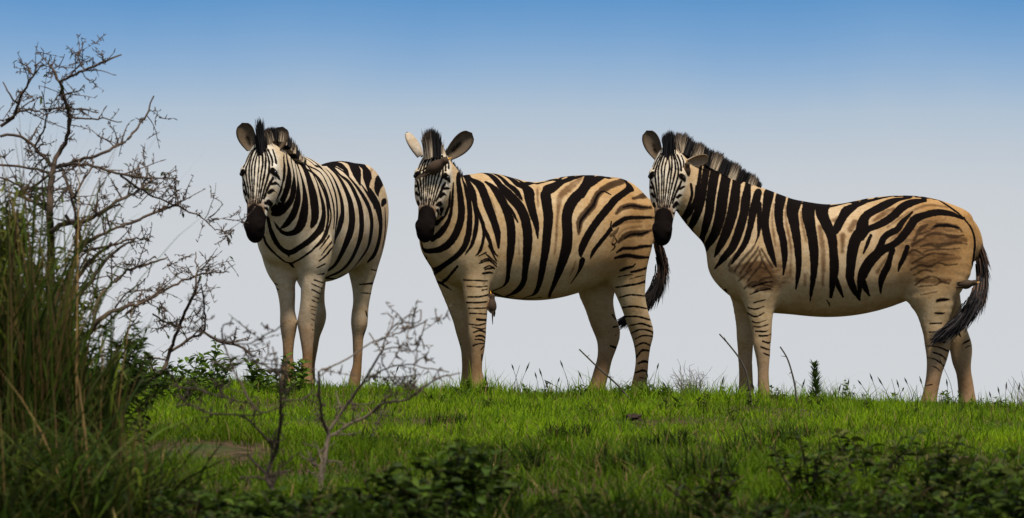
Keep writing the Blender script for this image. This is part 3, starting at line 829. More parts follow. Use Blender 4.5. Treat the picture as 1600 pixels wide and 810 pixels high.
    for mn in sp['mane']:
        pts3 = spline(np.array([np.r_[z.pix(*q[:4])[0], q[4]] for q in mn['pts']]), mn['n'])
        tang = np.gradient(pts3[:, :3], axis=0)
        for i in range(mn['n']):
            p = pts3[i, :3] + np.array([0, 0, 0])
            lat = np.cross(tang[i], [0, 0, 1.0]); lat /= np.linalg.norm(lat) + 1e-9
            p = p + lat * rr.normal(0, mn.get('spread', .014)) + tang[i] * rr.uniform(-.5, .5)
            up = np.array(z.lv(mn['dir'])) if 'dir' in mn else np.array([0, 0, 1.0])
            tn = tang[i] / (np.linalg.norm(tang[i]) + 1e-9)
            up = up - tn * (up @ tn) * mn.get('perp', .75); up /= np.linalg.norm(up)
            d = up + lat * rr.normal(0, .045) + tn * rr.normal(mn.get('lean', 0), .05)
            ph = mn['phase'][0] + mn['phase'][1] * i / mn['n'] + rr.normal(0, .04)
            dk = math.sin(ph * 2 * math.pi) > mn.get('thr', -.1)
            roots.append(p - up * .02); dirs.append(d / np.linalg.norm(d))
            clump = .90 + .12 * math.sin(i / mn['n'] * mn.get('tufts', 60)) * math.sin(i / mn['n'] * mn.get('tufts', 60) * 1.7 + 1)
            lens.append((pts3[i, 3] * rr.uniform(.88, 1.04) * clump) + .02)
            c0.append(blk if dk else pale * rr.uniform(.8, 1.15)); c1.append(blk if dk else tipc)
    mv, mq, mc = strands(roots, dirs, np.array(lens), .0085, np.array(c0), np.array(c1), curl=.035, seed=seed)
    mesh_from("mane", mv, mq, MANE, root, attrs=dict(col=mc))
    # ---- tail tuft
    if 'tuft' in sp:
        tp = spline(np.array([np.r_[z.pix(*q[:4])[0], q[4]] for q in sp['tuft']['pts']]), 60)
        R_, D_, L_, A0, A1 = [], [], [], [], []
        for i in range(sp['tuft']['n']):
            k = int(rr.uniform(0, .86)**.9 * 59); p = tp[k, :3]; rad = tp[k, 3]
            tn = tp[min(k + 4, 59), :3] - tp[max(k - 4, 0), :3]; tn /= np.linalg.norm(tn)
            off_ = np.clip(rr.normal(0, .5, 3), -1, 1); off_ -= tn * (off_ @ tn)
            R_.append(p + off_ * rad); D_.append(tn + off_ * .03 + rr.normal(0, .02, 3))
            ln = min(.16, np.linalg.norm(tp[-1, :3] - p) + .03) * rr.uniform(.7, 1.15); L_.append(ln)
            cc = np.array([.012, .009, .009]) if rr.uniform() < .75 or k > 25 else np.array([.10, .055, .035])
            A0.append(cc); A1.append(cc * 1.2)
        tv, tq, tc = strands(R_, D_, np.array(L_), .009, np.array(A0), np.array(A1), curl=.045, gravity=.03, seed=seed + 1)
        mesh_from("tail_tuft", tv, tq, TAILM, root, attrs=dict(col=tc))
    return root

COATS = dict(
    a=((.60, .50, .37), (.27, .165, .090), (.58, .475, .345), (.57, .43, .28)),
    b=((.53, .385, .225), (.28, .175, .095), (.52, .39, .24), (.50, .315, .150)),
    c=((.53, .39, .24), (.31, .200, .12), (.50, .37, .22), (.43, .255, .11)))

Z1 = dict(
    label="zebra at the left end, facing the camera with body foreshortened and forelegs together",
    yaw=72, origin=(502, 613, 25.0), fat=1.04, scale=(1.0, .765, 1.10), belly=.045, coat=COATS['a'], face=(.68, .62, .53),
    box=((-1.05, -.55, -.06), (1.35, .60, 1.82)),
    poll=(409, 238, 'x', 1.00), muzzle=(397, 366, .22), head_w=1.06, face_yaw=-12,
    neck=[(472, 350, 'x', .40, .19, .29), (458, 335, 'x', .54, .165, .27), (443, 308, 'x', .72, .140, .215),
          (430, 278, 'x', .86, .118, .165), (419, 256, 'x', .95, .10, .125)],
    legs=[
      dict(plane=('x', .50), st=[(385, 417, 462, 1.1), (410, 420, 464, 1.1), (439, 429, 461, 1.1), (463, 435.5, 461, 1.15), (487, 438, 460.5, 1.15), (503, 438, 463.5, 1.05), (516, 439, 462.5, 1.0),
            (534, 441.5, 459.5, 1.0), (558, 442.5, 458, 1.05), (575, 440, 460, 1.1), (588, 440, 461, 1.2), (600, 438, 463, 1.3), (608, 437, 464, 1.3)]),
      dict(plane=('x', .53), st=[(385, 470, 520, 1.1), (410, 469, 515, 1.1), (424, 470.5, 508, 1.1), (445, 470.5, 504, 1.1), (469, 470, 497, 1.15), (487, 468, 494, 1.15), (504, 465.5, 491.5, 1.0), (522, 468, 490.5, 1.0),
            (540, 471, 489, 1.0), (558, 473, 488, 1.05), (572, 471, 487, 1.1), (580, 469, 487, 1.2), (594, 467, 489, 1.3), (606, 465, 491, 1.3)]),
      dict(plane=('x', -.55), st=[(360, 528, 595, 1.3), (395, 536, 593, 1.3), (420, 544, 589, 1.3), (436, 548, 584, 1.3), (457, 551.5, 579.5, 1.3), (475, 552, 576, 1.2), (493, 549.5, 574.5, 1.2), (508, 549, 573.5, 1.25), (526, 551, 568, 1.2),
            (546, 551.5, 566.5, 1.1), (570, 551.5, 565, 1.1), (587, 547, 564, 1.15), (605, 543.5, 562, 1.3), (613, 542, 563, 1.3)]),
      dict(plane=('x', -.50), st=[(360, 440, 515, 1.3), (395, 445, 512, 1.2), (430, 462, 510, 1.2), (455, 474, 507, 1.2), (475, 480, 507, 1.2), (493, 485, 509.5, 1.2), (508, 484, 506, 1.2), (524, 483, 500, 1.1),
            (546, 481, 496, 1.1), (570, 478, 492, 1.1), (590, 475, 492, 1.15), (606, 472, 492, 1.3)])],
    ears=[(392, 234, 378, 192, .108, (-.18, -1, .1), .0, .02), (430, 236, 442, 198, .104, (-.15, -1, .05), .02, .05)],
    mane=[dict(pts=[(407, 235, 'x', 1.06, .06), (413, 222, 'x', 1.01, .065), (424, 214, 'x', .95, .06), (442, 222, 'x', .85, .055), (457, 238, 'x', .70, .045), (470, 254, 'x', .56, .02)], n=2200, phase=(.05, 4.2), perp=.6),
          dict(pts=[(405, 238, 'x', 1.08, .13), (409, 226, 'x', 1.06, .165)], n=700, phase=(.25, 0), spread=.009, perp=.2)],
    strokes=Z1_STROKES, shades=Z1_SHADES)

Z2 = dict(
    label="middle zebra standing three-quarter on, with a brown bird on its forehead",
    fat=1.0, smudges=[((-.55, .95), (.16, .22), .35)], yaw=36, origin=(842, 622, 25.2), scale=(1.0, .98, 1.06), coat=COATS['b'], face=(.67, .60, .50),
    poll=(680, 246, 'y', .10), muzzle=(663, 366, .22), head_w=1.06, face_yaw=-8,
    neck=[(748, 370, 'y', 0, .18, .28), (729, 357, 'y', .0, .165, .25), (709, 330, 'y', .03, .138, .20),
          (697, 302, 'y', .07, .116, .142), (687, 274, 'y', .09, .098, .11)],
    legs=[
      dict(plane=('y', .15), st=[(385, 705, 778, .55), (415, 716, 772, .6), (444, 722.5, 764, .7), (463, 725, 763, .75), (489, 729, 761, .8), (508, 731, 759.5, .85), (528, 731.5, 758.5, .9), (547, 734.5, 756.5, .9),
            (565, 736, 753.5, .85), (580, 736, 753, .85), (592, 735.5, 755.5, .9), (605, 734, 758, 1.0), (618, 732, 759, 1.1)]),
      dict(plane=('y', -.13), st=[(395, 668, 740, .55), (425, 678, 732, .6), (444, 686, 731, .7), (476, 699, 734, .75), (500, 708, 737, .8), (517, 712.5, 739, .85), (532, 717, 741, .9), (547, 720.5, 741, .9),
            (573, 722, 738.5, .85), (590, 721, 739, .9), (604, 719, 741, 1.0), (616, 718, 742, 1.1)]),
      dict(plane=('y', .15), st=[(330, 925, 1018, .42, .14), (365, 928, 1020, .42, .14), (395, 933, 1016, .42), (418, 942, 1012, .5), (444, 956, 1009, .55), (463, 965, 1008, .58), (483, 973, 1011, .62), (502, 979.5, 1016, .68), (521, 986, 1021, .72),
            (540, 991, 1016.5, .8), (560, 993.5, 1013.5, .85), (579, 992, 1012, .85), (598, 988, 1010.5, .9), (612, 985, 1012, 1.0), (622, 983, 1013, 1.1)]),
      dict(plane=('y', -.13), st=[(365, 880, 985, .42), (410, 892, 975, .45), (451, 902, 962, .55), (476, 913, 958.5, .6), (502, 922, 963, .65), (521, 930, 969, .7), (540, 934, 964, .8), (560, 933.5, 956.5, .85),
            (579, 928.5, 952, .85), (598, 923, 947, .9), (611, 918, 945, 1.0), (620, 915, 944, 1.1)])],
    ears=[(656, 246, 635, 207, .10, (-.9, .55, .1), .0, .03, 1, 1), (700, 246, 738, 208, .115, (.35, -1, -.1), .02, .05)],
    mane=[dict(pts=[(678, 238, 'y', .15, .10), (681, 236, 'y', .13, .08), (690, 244, 'y', .10, .045), (702, 262, 'y', .07, .045), (716, 275, 'y', .03, .02)], n=1500, phase=(.2, 3.0), perp=.5),
          dict(pts=[(666, 244, 'y', .15, .125), (671, 240, 'y', .15, .155)], n=420, phase=(.75, .0), spread=.012, perp=.2), dict(pts=[(672, 242, 'y', .16, .165), (684, 242, 'y', .15, .135)], n=800, phase=(.25, .0), spread=.012, perp=.2)],
    dock=[(1010, 318, 'y', 0, .035), (1019, 345, 'y', 0, .03), (1025, 375, 'y', 0, .022), (1030, 395, 'y', .0, .018)],
    tuft=dict(pts=[(1021, 358, 'y', .01, .015), (1027, 378, 'y', .01, .022), (1034, 410, 'y', 0, .028), (1029, 440, 'y', -.02, .034), (1015, 465, 'y', -.05, .026), (995, 487, 'y', -.08, .018), (968, 501, 'y', -.1, .006)], n=1500),
    strokes=Z2_STROKES, shades=Z2_SHADES, fine=Z2_FINE)

Z3 = dict(
    label="zebra at the right end, side-on, with spiky mane and brown smudged haunch",
    yaw=6, origin=(1310, 640, 25.0), fat=1.0, smudges=[((-.50, 1.0), (.21, .20), 1.0), ((.44, .80), (.12, .10), 1.0), ((.40, .93), (.06, .08), .6)], scale=(1.0, .97, 1.0), front=.055, coat=COATS['c'], face=(.67, .60, .50),
    poll=(1046, 244, 'y', .12), muzzle=(1034, 371, .20), head_w=1.06, face_yaw=-9,
    neck=[(1180, 360, 'y', 0, .18, .235), (1156, 347, 'y', .0, .155, .232), (1122, 327, 'y', .02, .128, .212), (1092, 304, 'y', .05, .110, .190),
          (1066, 282, 'y', .08, .098, .15), (1052, 268, 'y', .10, .09, .115)],
    legs=[
      dict(plane=('y', .15), st=[(400, 1135, 1222, .5), (430, 1148, 1216, .5), (455, 1158, 1211, .6), (477, 1164.5, 1209.5, .65), (506, 1173, 1206, .75), (525, 1176, 1205, .8), (537, 1177, 1203.5, .85), (550, 1180, 1203, .9),
            (564, 1182.5, 1202, .9), (581, 1184, 1201, .85), (604, 1184, 1202, .9), (618, 1185, 1204, 1.0), (630, 1183, 1206, 1.1), (640, 1181, 1207, 1.1)]),
      dict(plane=('y', -.14), st=[(420, 1125, 1195, .5), (450, 1138, 1190, .6), (477, 1145, 1178, .65), (506, 1150, 1173, .8), (525, 1151.5, 1176, .85), (537, 1152.5, 1176.5, .9), (550, 1153.5, 1175.5, .9),
            (564, 1154, 1175, .85), (590, 1155, 1176, .9), (610, 1154, 1177, 1.0), (625, 1153, 1179, 1.1), (636, 1152, 1180, 1.1)]),
      dict(plane=('y', .15), st=[(345, 1402, 1520, .42, .13), (385, 1400, 1524, .42, .13), (420, 1403, 1517, .45, .14), (450, 1409, 1500, .5), (477, 1427, 1491, .58), (506, 1438.5, 1481, .65), (520, 1443, 1483, .7), (535, 1445, 1485, .72),
            (549, 1447, 1482.5, .8), (564, 1448.5, 1478, .85), (581, 1448, 1472, .85), (598, 1446, 1468, .9), (621, 1441, 1464, 1.0), (634, 1437, 1464, 1.1), (643, 1434, 1464, 1.1)]),
      dict(plane=('y', -.14), st=[(385, 1420, 1520, .42), (420, 1430, 1510, .45), (450, 1444, 1500, .55), (477, 1456, 1502, .6), (506, 1468, 1506, .65), (522, 1476, 1512, .7), (540, 1483, 1518, .75), (552, 1486, 1518.5, .8),
            (564, 1488, 1517, .85), (581, 1494, 1517, .85), (598, 1496.5, 1520, .9), (621, 1498, 1523.5, 1.0), (634, 1497, 1526, 1.1), (643, 1495, 1527, 1.1)])],
    ears=[(1029, 248, 1010, 204, .102, (-.22, -1, .12), .0, .03), (1072, 256, 1108, 247, .075, (.1, -.85, -.5), -.01, .0, 1)],
    mane=[dict(pts=[(1046, 238, 'y', .15, .10), (1060, 234, 'y', .10, .11), (1083, 246, 'y', .07, .105), (1110, 258, 'y', .04, .10), (1145, 278, 'y', .02, .095), (1172, 294, 'y', 0, .085), (1183, 302, 'y', 0, .07)], n=3200, phase=(.15, 5.1), perp=.8, lean=.0, tufts=48),
          dict(pts=[(1038, 242, 'y', .17, .13), (1052, 238, 'y', .16, .14)], n=450, phase=(.25, 0), spread=.012, perp=.2)],
    dock=[(1506, 345, 'y', 0, .04), (1520, 362, 'y', .01, .032), (1529, 385, 'y', .02, .026), (1533, 410, 'y', .03, .020), (1535, 425, 'y', .04, .016)],
    tuft=dict(pts=[(1519, 360, 'y', .03, .020), (1529, 385, 'y', .04, .026), (1534, 428, 'y', .04, .032), (1528, 462, 'y', .10, .042), (1508, 494, 'y', .17, .040), (1482, 516, 'y', .23, .024), (1454, 531, 'y', .26, .008)], n=2000),
    strokes=Z3_STROKES, shades=Z3_SHADES, fine=Z3_FINE)

# ------------------------------------------------------------------ vegetation
def leaf_material(name, rough=.55, trans=.35):
    g = NT(name, rough=rough, spec=.08)
    col = g.attr('col', 'Color')
    n = g.noise(30, 2, .5)
    c = g.mix(n, g.mix(1.0, col, (.75, .75, .7, 1), 'MULTIPLY'), g.mix(1.0, col, (1.2, 1.15, 1.0, 1), 'MULTIPLY'))
    g.color(c)
    tr = g.n("ShaderNodeBsdfTranslucent"); g.t.links.new(c, tr.inputs['Color'])
    mx = g.n("ShaderNodeMixShader"); mx.inputs[0].default_value = trans
    out = g.t.nodes["Material Output"]
    g.t.links.new(g.b.outputs[0], mx.inputs[1]); g.t.links.new(tr.outputs[0], mx.inputs[2]); g.t.links.new(mx.outputs[0], out.inputs[0])
    return g.m
GRASS_M = leaf_material("grass_blade", .6, .48)
LEAF_M = leaf_material("leaf", .5, .30)
def _bark():
    g = NT("bark", rough=.9, spec=.15); n = g.noise(40, 4, .6, stretch=(1, 1, .3))
    g.color(g.mix(n, g.mix(1.0, g.attr('col', 'Color'), (.6, .58, .55, 1), 'MULTIPLY'), g.mix(1.0, g.attr('col', 'Color'), (1.4, 1.35, 1.3, 1), 'MULTIPLY')))
    g.bump(n, .5, .004); return g.m
BARK_M = _bark()

def ground_hit(px, py, y0=7.0, y1=24.6):
    "first point of the ground seen through a photo pixel"
    Ys = np.linspace(y0, y1, 900)
    X = (px - CX) * Ys / F_PX; Z = (HY - py) * Ys / F_PX
    k = np.where(Z <= ground_z(X, Ys))[0]
    k = k[k > 0]
    # coming from the camera the ray starts above the ground
    i = k[0] if len(k) else len(Ys) - 1
    return np.array([X[i], Ys[i], float(ground_z(X[i], Ys[i]))])

def on_ground(px, Y):
    x = (px - CX) * Y / F_PX
    return np.array([x, Y, float(ground_z(x, Y))])

def blades(roots, heights, widths, az, lean, cols, segs=3, tipcol=None, droop=.5, r=None):
    "many grass blades as one strip mesh: verts, quads, colours"
    n = len(roots); u = np.linspace(0, 1, segs + 1)
    d = np.stack([np.cos(az), np.sin(az), np.zeros(n)], 1)
    s = np.stack([-np.sin(az), np.cos(az), np.zeros(n)], 1)
    tw = (r or rng).uniform(-1.2, 1.2, n)
    s = s * np.cos(tw)[:, None] + d * np.sin(tw)[:, None]
    V = np.empty((n, segs + 1, 2, 3)); C = np.empty((n, segs + 1, 2, 3))
    tc = cols if tipcol is None else tipcol
    for i, q in enumerate(u):
        out = lean * heights * (q ** 1.8)
        up = heights * (q - droop * np.minimum(lean, 1.5) * q ** 2.6 * .6)
        p = roots + d * out[:, None]; p = p + np.array([0, 0, 1.0]) * up[:, None]
        w = widths * (1 - q ** 2.0) * .5 * (0.7 + .6 * q) + widths * .03
        V[:, i, 0] = p - s * w[:, None]; V[:, i, 1] = p + s * w[:, None]
        c = cols * (1 - q) + tc * q
        C[:, i, 0] = c; C[:, i, 1] = c
    k = 2 * (segs + 1); b = (np.arange(n) * k)[:, None]
    Q = np.concatenate([b + np.array([[2*i, 2*i+1, 2*i+3, 2*i+2]]) for i in range(segs)], 0)
    return V.reshape(-1, 3), Q, C.reshape(-1, 3)

class Acc:
    def __init__(s): s.V, s.Q, s.C, s.n = [], [], [], 0
    def add(s, V, Q, C):
        s.V.append(V); s.Q.append(np.asarray(Q) + s.n); s.C.append(C); s.n += len(V)
    def tube(s, P, R, col, sides=5):
        P = np.asarray(P, float); R = np.asarray(R, float); n = len(P)
        T = np.gradient(P, axis=0); T /= np.linalg.norm(T, axis=1)[:, None] + 1e-9
        ref = np.array([.31, .87, .39]); A = np.cross(T, ref); A /= np.linalg.norm(A, axis=1)[:, None] + 1e-9; B = np.cross(T, A)
        a = np.arange(sides) * 2 * math.pi / sides
        V = (P[:, None] + R[:, None, None] * (A[:, None] * np.cos(a)[None, :, None] + B[:, None] * np.sin(a)[None, :, None])).reshape(-1, 3)
        i = np.arange(n - 1)[:, None] * sides; j = np.arange(sides)[None]; j2 = (j + 1) % sides
        Q = np.stack([i + j, i + j2, i + sides + j2, i + sides + j], -1).reshape(-1, 4)
        s.add(V, Q, np.tile(np.asarray(col, float), (len(V), 1)))
    def leaf(s, p, d, up, ln, w, col, fold=.35, droop=.25):
        d = d / (np.linalg.norm(d) + 1e-9); sd = np.cross(d, up); sd /= np.linalg.norm(sd) + 1e-9; nn = np.cross(sd, d)
        prof = ((0, .04), (.28, .85), (.55, 1.0), (.8, .6), (1.0, .03))
        V = []
        for u, q in prof:
            c = p + d * ln * u - np.array([0, 0, 1]) * droop * ln * u * u
            V += [c - sd * w * q * .5 + nn * fold * w * q * .5, c, c + sd * w * q * .5 + nn * fold * w * q * .5]
        Q = []
        for i in range(len(prof) - 1):
            a = 3 * i; Q += [(a, a+1, a+4, a+3), (a+1, a+2, a+5, a+4)]
        s.add(np.array(V), np.array(Q), np.tile(col, (len(V), 1)))
    def mesh(s, name, mat, parent=None, origin=None):
        V = np.concatenate(s.V)
        if origin is not None: V = V - origin
        return mesh_from(name, V, np.concatenate(s.Q), mat, parent, attrs=dict(col=np.concatenate(s.C)))

# ---- short lawn-like grass over the knoll: one uncountable mass
BARE = [(295, 720, .36, .75), (355, 714, .28, .55), (560, 722, .12, .25)]
def make_grass():
    r = np.random.default_rng(3)
    bare = [(ground_hit(a, b), c, d) for a, b, c, d in BARE]
    def field(n, y0, y1, hmin, hmax, wmin, wmax, shade_tone, half=5.0):
        y = r.uniform(y0, y1, n); x = r.uniform(-1, 1, n) * (half * y / 25 + .3)
        pn = np.sin(x * 3.1 + 1.3 * np.sin(y * 1.7)) * np.sin(y * 2.3 + 1.1 * np.sin(x * 2.2)) + .5 * np.sin(x * 9 + y * 5) * np.sin(y * 8 - x * 3)
        keep = r.uniform(0, 1, n) < .62 + .33 * pn
        for c, rx, ry in bare:
            q = ((x - c[0]) / rx)**2 + ((y - c[1]) / ry)**2
            keep &= (q > 1 + r.normal(0, .35, n)) | (r.uniform(0, 1, n) < .06)
        x, y, pn = x[keep], y[keep], pn[keep]; m = len(x)
        roots = np.stack([x, y, ground_z(x, y) - .006], 1)
        pt = np.sin(x * 5.3 + 2) * np.sin(y * 3.7 + x) + .6 * np.sin(x * 13 - y * 4); h = r.uniform(hmin, hmax, m) * (.75 + .30 * pn + .35 * np.clip(pt, 0, 2)) * r.choice([1, 1, 1, 1.5], m)
        h = np.maximum(h, .02)
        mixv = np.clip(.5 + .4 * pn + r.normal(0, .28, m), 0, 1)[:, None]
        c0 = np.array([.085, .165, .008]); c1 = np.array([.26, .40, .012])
        col = (c0 * (1 - mixv) + c1 * mixv) * shade_tone  # blade tone per field; nearer fields have the foreground's shade painted into it
        dry = r.uniform(0, 1, m) < .09 - .05 * pn
        col[dry] = np.array([.30, .23, .09]) * r.uniform(.6, 1.1, (dry.sum(), 1))
        return blades(roots, h, r.uniform(wmin, wmax, m), r.uniform(0, 2 * math.pi, m), r.uniform(.1, .95, m), col * .75, 2, col * 1.15, r=r)
    ac = Acc()
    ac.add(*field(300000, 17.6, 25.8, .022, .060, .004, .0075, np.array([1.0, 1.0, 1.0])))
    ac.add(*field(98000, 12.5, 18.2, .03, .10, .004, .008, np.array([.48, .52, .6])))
    ac.add(*field(29000, 8.6, 12.6, .05, .14, .005, .010, np.array([.10, .12, .18])))  # nearest strip, darkest: foreground shade put into the blade colour
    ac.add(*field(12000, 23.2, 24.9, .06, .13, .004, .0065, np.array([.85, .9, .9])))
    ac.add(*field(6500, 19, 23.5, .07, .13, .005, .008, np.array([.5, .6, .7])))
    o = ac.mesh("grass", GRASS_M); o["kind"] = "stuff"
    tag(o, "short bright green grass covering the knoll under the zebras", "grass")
make_grass()

def finish(name, label, cat, base, parts, group=None):
    "a plant: an Empty at its foot and one mesh per kind of part"
    root = empty(name, base); tag(root, label, cat, group)
    for pn, ac, m in parts:
        if ac.n: ac.mesh(pn, m, root, origin=base)
    return root

def leafy_plant(name, label, cat, base, height, spread, stems, leaves, ln, wd, cols, stemcol=(.06, .05, .025), seed=0, group=None, upright=.6, droop=.3, stem_r=.004, start=.15):
    r = np.random.default_rng(seed); st, lf = Acc(), Acc()
    cols = np.asarray(cols, float)
    for k in range(stems):
        a = r.uniform(0, 2 * math.pi); out = spread * math.sqrt(r.uniform(0, 1)); h = height * r.uniform(.55, 1.0) * (1 - .35 * (out / max(spread, 1e-6))**2)
        p0 = base + np.array([math.cos(a), math.sin(a), 0]) * out * .25
        p0[2] = float(ground_z(p0[0], p0[1])) - .01
        top = base + np.array([math.cos(a) * out, math.sin(a) * out, h])
        mid = (p0 + top) / 2 + r.normal(0, .06 * height, 3) + np.array([0, 0, .08 * height])
        P = spline(np.array([p0, mid, top]), 8)
        st.tube(P, np.linspace(stem_r, stem_r * .35, 8), stemcol, 4)
        nl = max(2, int(leaves / stems))
        for j in range(nl):
            u = start + (1 - start) * r.uniform(0, 1)**.8; i = min(int(u * 7), 6); p = P[i] + (P[i+1] - P[i]) * (u * 7 - i)
            az = j * 2.4 + r.normal(0, .5); d = np.array([math.cos(az), math.sin(az), upright + r.normal(0, .3)])
            c = cols[r.integers(len(cols))] * r.uniform(.7, 1.25)
            lf.leaf(p, d, np.array([0, 0, 1.0]) + r.normal(0, .3, 3), ln * r.uniform(.6, 1.15) * (1.1 - .4 * u), wd * r.uniform(.7, 1.1), c, droop=droop * r.uniform(.3, 1.5))
    return finish(name, label, cat, base, [("stem", st, BARK_M), ("leaves", lf, LEAF_M)], group)

def grass_clump(name, label, base, height, spread, n, cols, dry_n=0, seed=0, width=.012, lean=(.2, 1.0), group=None, cat="grass clump", drycol=(.24, .155, .065)):
    r = np.random.default_rng(seed); g, d = Acc(), Acc()
    def grow(n, cols, hs, w, ln, segs=6, droop=.6):
        a = r.uniform(0, 2 * math.pi, n); q = np.sqrt(r.uniform(0, 1, n)) * spread
        x = base[0] + np.cos(a) * q; y = base[1] + np.sin(a) * q
        roots = np.stack([x, y, ground_z(x, y) - .01], 1)
        c = np.asarray(cols)[r.integers(len(cols), size=n)] * r.uniform(.35, 1.5, (n, 1))
        return blades(roots, height * r.uniform(*hs, n), r.uniform(.6, 1.2, n) * w, r.uniform(0, 2 * math.pi, n), r.uniform(*ln, n), c * .7, segs, c * 1.15, droop, r)
    g.add(*grow(n, cols, (.35, 1.0), width, lean))
    if dry_n: (d if dry_n > 20 else g).add(*grow(dry_n, [drycol], (.5, 1.1), width * .6, (.05, .5), 5, .3))
    return finish(name, label, cat, base, [("green_blades", g, GRASS_M), ("dry_blades", d, GRASS_M)], group)

# ---- traced limbs with twigs and thorns
def woody(name, label, cat, base, limbs, Y0, seed, col=(.085, .060, .045), twig=.11, density=1.0, wander=.22, group=None, leafcol=None, nleaf=0, extra=None, thick=1.0, jit=.0025, sub=.5):
    r = np.random.default_rng(seed); br, lf = Acc(), Acc(); tw = br
    fy = lambda x, y: Y0 + wander * (math.sin(x * .023 + 1.1) + math.sin(y * .031 + x * .011) * .8)
    base3 = np.asarray(base, float)
    def twigs(P, rad, depth):
        seglen = np.linalg.norm(np.diff(P, axis=0), axis=1).sum(); n = r.poisson(seglen / .055 * density)
        for _ in range(n):
            i = r.integers(1, len(P) - 1); p = P[i] + r.normal(0, .004, 3); t = P[i] - P[i-1]; t /= np.linalg.norm(t) + 1e-9
            d = t * r.uniform(.2, .9) + r.normal(0, .65, 3) * [1, .8, 1] + [0, 0, .15]; d /= np.linalg.norm(d)
            ln = twig * min(r.gamma(2.0, .5), 2.0) * (.65 if depth else 1); m = 5
            Q = [p]
            for q in range(m):
                d = d + r.normal(0, .10, 3); d /= np.linalg.norm(d); Q.append(Q[-1] + d * ln / m)
            Q = np.array(Q); r0 = min(rad[i] * .6, .0042) if not depth else .0024
            tw.tube(Q, np.linspace(r0, r0 * .45, len(Q)), np.array(col) * r.uniform(.75, 1.3), 4)
            for q in range(1, m + 1):                              # thorns and buds
                if r.uniform() < .7:
                    e = r.normal(0, 1, 3); e /= np.linalg.norm(e); L = r.uniform(.010, .026)
                    tw.tube(np.array([Q[q], Q[q] + e * L * .6, Q[q] + e * L]), [.0025, .002, .0006], np.array(col) * r.uniform(.7, 1.2), 3)
            if depth == 0 and ln > twig * sub: twigs(Q, np.full(len(Q), .003), 1)
            if leafcol is not None and r.uniform() < nleaf:
                lf.leaf(Q[-1], r.normal(0, 1, 3), np.array([0, 0, 1.]), r.uniform(.02, .04), .012, np.asarray(leafcol) * r.uniform(.7, 1.3))
    for L in limbs:
        pts = np.array([np.r_[at(x, y, fy(x, y)), thick * w / 2 * Y0 / F_PX] for x, y, w in L])
        n = max(6, int(np.linalg.norm(np.diff(L[:, :2], axis=0), axis=1).sum() / 7))
        S4 = spline(pts, n); S4[:, :3] += r.normal(0, jit, (n, 3)); R_ = np.maximum(S4[:, 3], .0022)
        br.tube(S4[:, :3], R_, np.array(col) * r.uniform(.85, 1.15), 6)
        twigs(S4[:, :3], R_, 0)
    if extra: extra(br, r)
    return finish(name, label, cat, base3, [("branches", br, BARK_M), ("leaves", lf, LEAF_M)], group)

THORN_LIMBS = (drawing(0, 60, 2.382, """
167,1334,16 120,1000,13 71,762,10 40,600,6; 200,1334,16 250,1050,14 340,900,11 420,800,8 500,745,5; 150,1334,16 230,1000,13 270,860,11 285,700,8 260,560,5; 60,1334,14 40,1000,11 90,800,8 60,640,5
200,1290,34 195,1050,30 190,900,27 190,800,24 185,650,20 190,560,17 200,480,15 215,430,13 245,380,11 258,300,10 240,230,9 220,160,8 185,100,5
220,160,7 290,130,7 370,95,6 455,62,4; 315,118,5 300,90,4 280,55,2; 305,125,3 335,165,2; 215,150,5 200,120,4 182,95,2
215,480,11 290,455,9 350,440,8 410,415,8 470,380,7 520,320,6 550,270,5 572,218,4; 0,330,9 50,290,8 80,210,7 125,140,5 160,95,3
65,240,6 35,210,5 5,165,3; 125,140,5 100,105,4 78,90,3; 0,365,8 60,360,8 120,395,9 160,440,9 200,480,10; 250,290,6 320,300,5 390,300,4 455,315,2
150,265,5 230,260,5 300,262,4 370,280,2; 20,305,6 80,270,6 150,270,5; 235,470,8 330,470,7 400,495,7 470,510,7 560,520,5 660,518,2
185,720,15 240,690,13 320,680,11 390,640,9 450,600,9 510,570,8 545,525,6 550,475,3; 245,660,10 280,700,11 300,740,11 290,800,12 250,900,14 200,1000,16
298,780,10 370,730,8 450,700,8 530,670,8 590,640,7 650,620,6 700,645,5 760,670,4 800,710,3 875,718,2; 450,510,6 520,560,6 600,600,5 655,625,5; 650,620,4 655,550,2
60,580,9 130,610,10 190,650,11; 60,580,8 150,535,7 200,490,7; 295,790,8 340,790,8 420,770,6 500,745,5 545,745,3; 235,500,8 275,590,7 290,560,6 330,500,5 350,460,4
130,400,6 160,350,5 170,280,4 160,200,3; 0,470,7 70,480,7 140,490,7 190,500,8; 190,560,9 140,560,7 80,580,6 20,570,4; 185,620,9 120,590,7 60,540,6 0,520,5
""") + drawing(0, 380, 1.884, """
200,300,14 240,290,12 300,220,10 370,190,8 420,175,7 480,140,6 540,110,5 600,90,4 675,85,2; 270,250,9 290,170,8 330,120,7 380,80,6 440,60,5 495,42,3
440,405,10 480,370,9 500,320,8 530,240,7 570,150,6 580,90,4 575,25,2; 500,320,6 560,280,6 600,260,5 600,170,4 590,120,3; 450,210,4 500,240,4 530,250,4
170,560,16 260,470,14 350,430,12 440,405,10; 600,262,6 650,290,6 716,310,5 740,330,4; 165,300,12 180,210,10 220,120,9 260,60,8 330,0,6; 60,330,9 110,260,9 170,200,9
430,170,5 460,150,4 470,120,3; 330,330,6 360,300,5 380,250,4 410,230,3
"""))
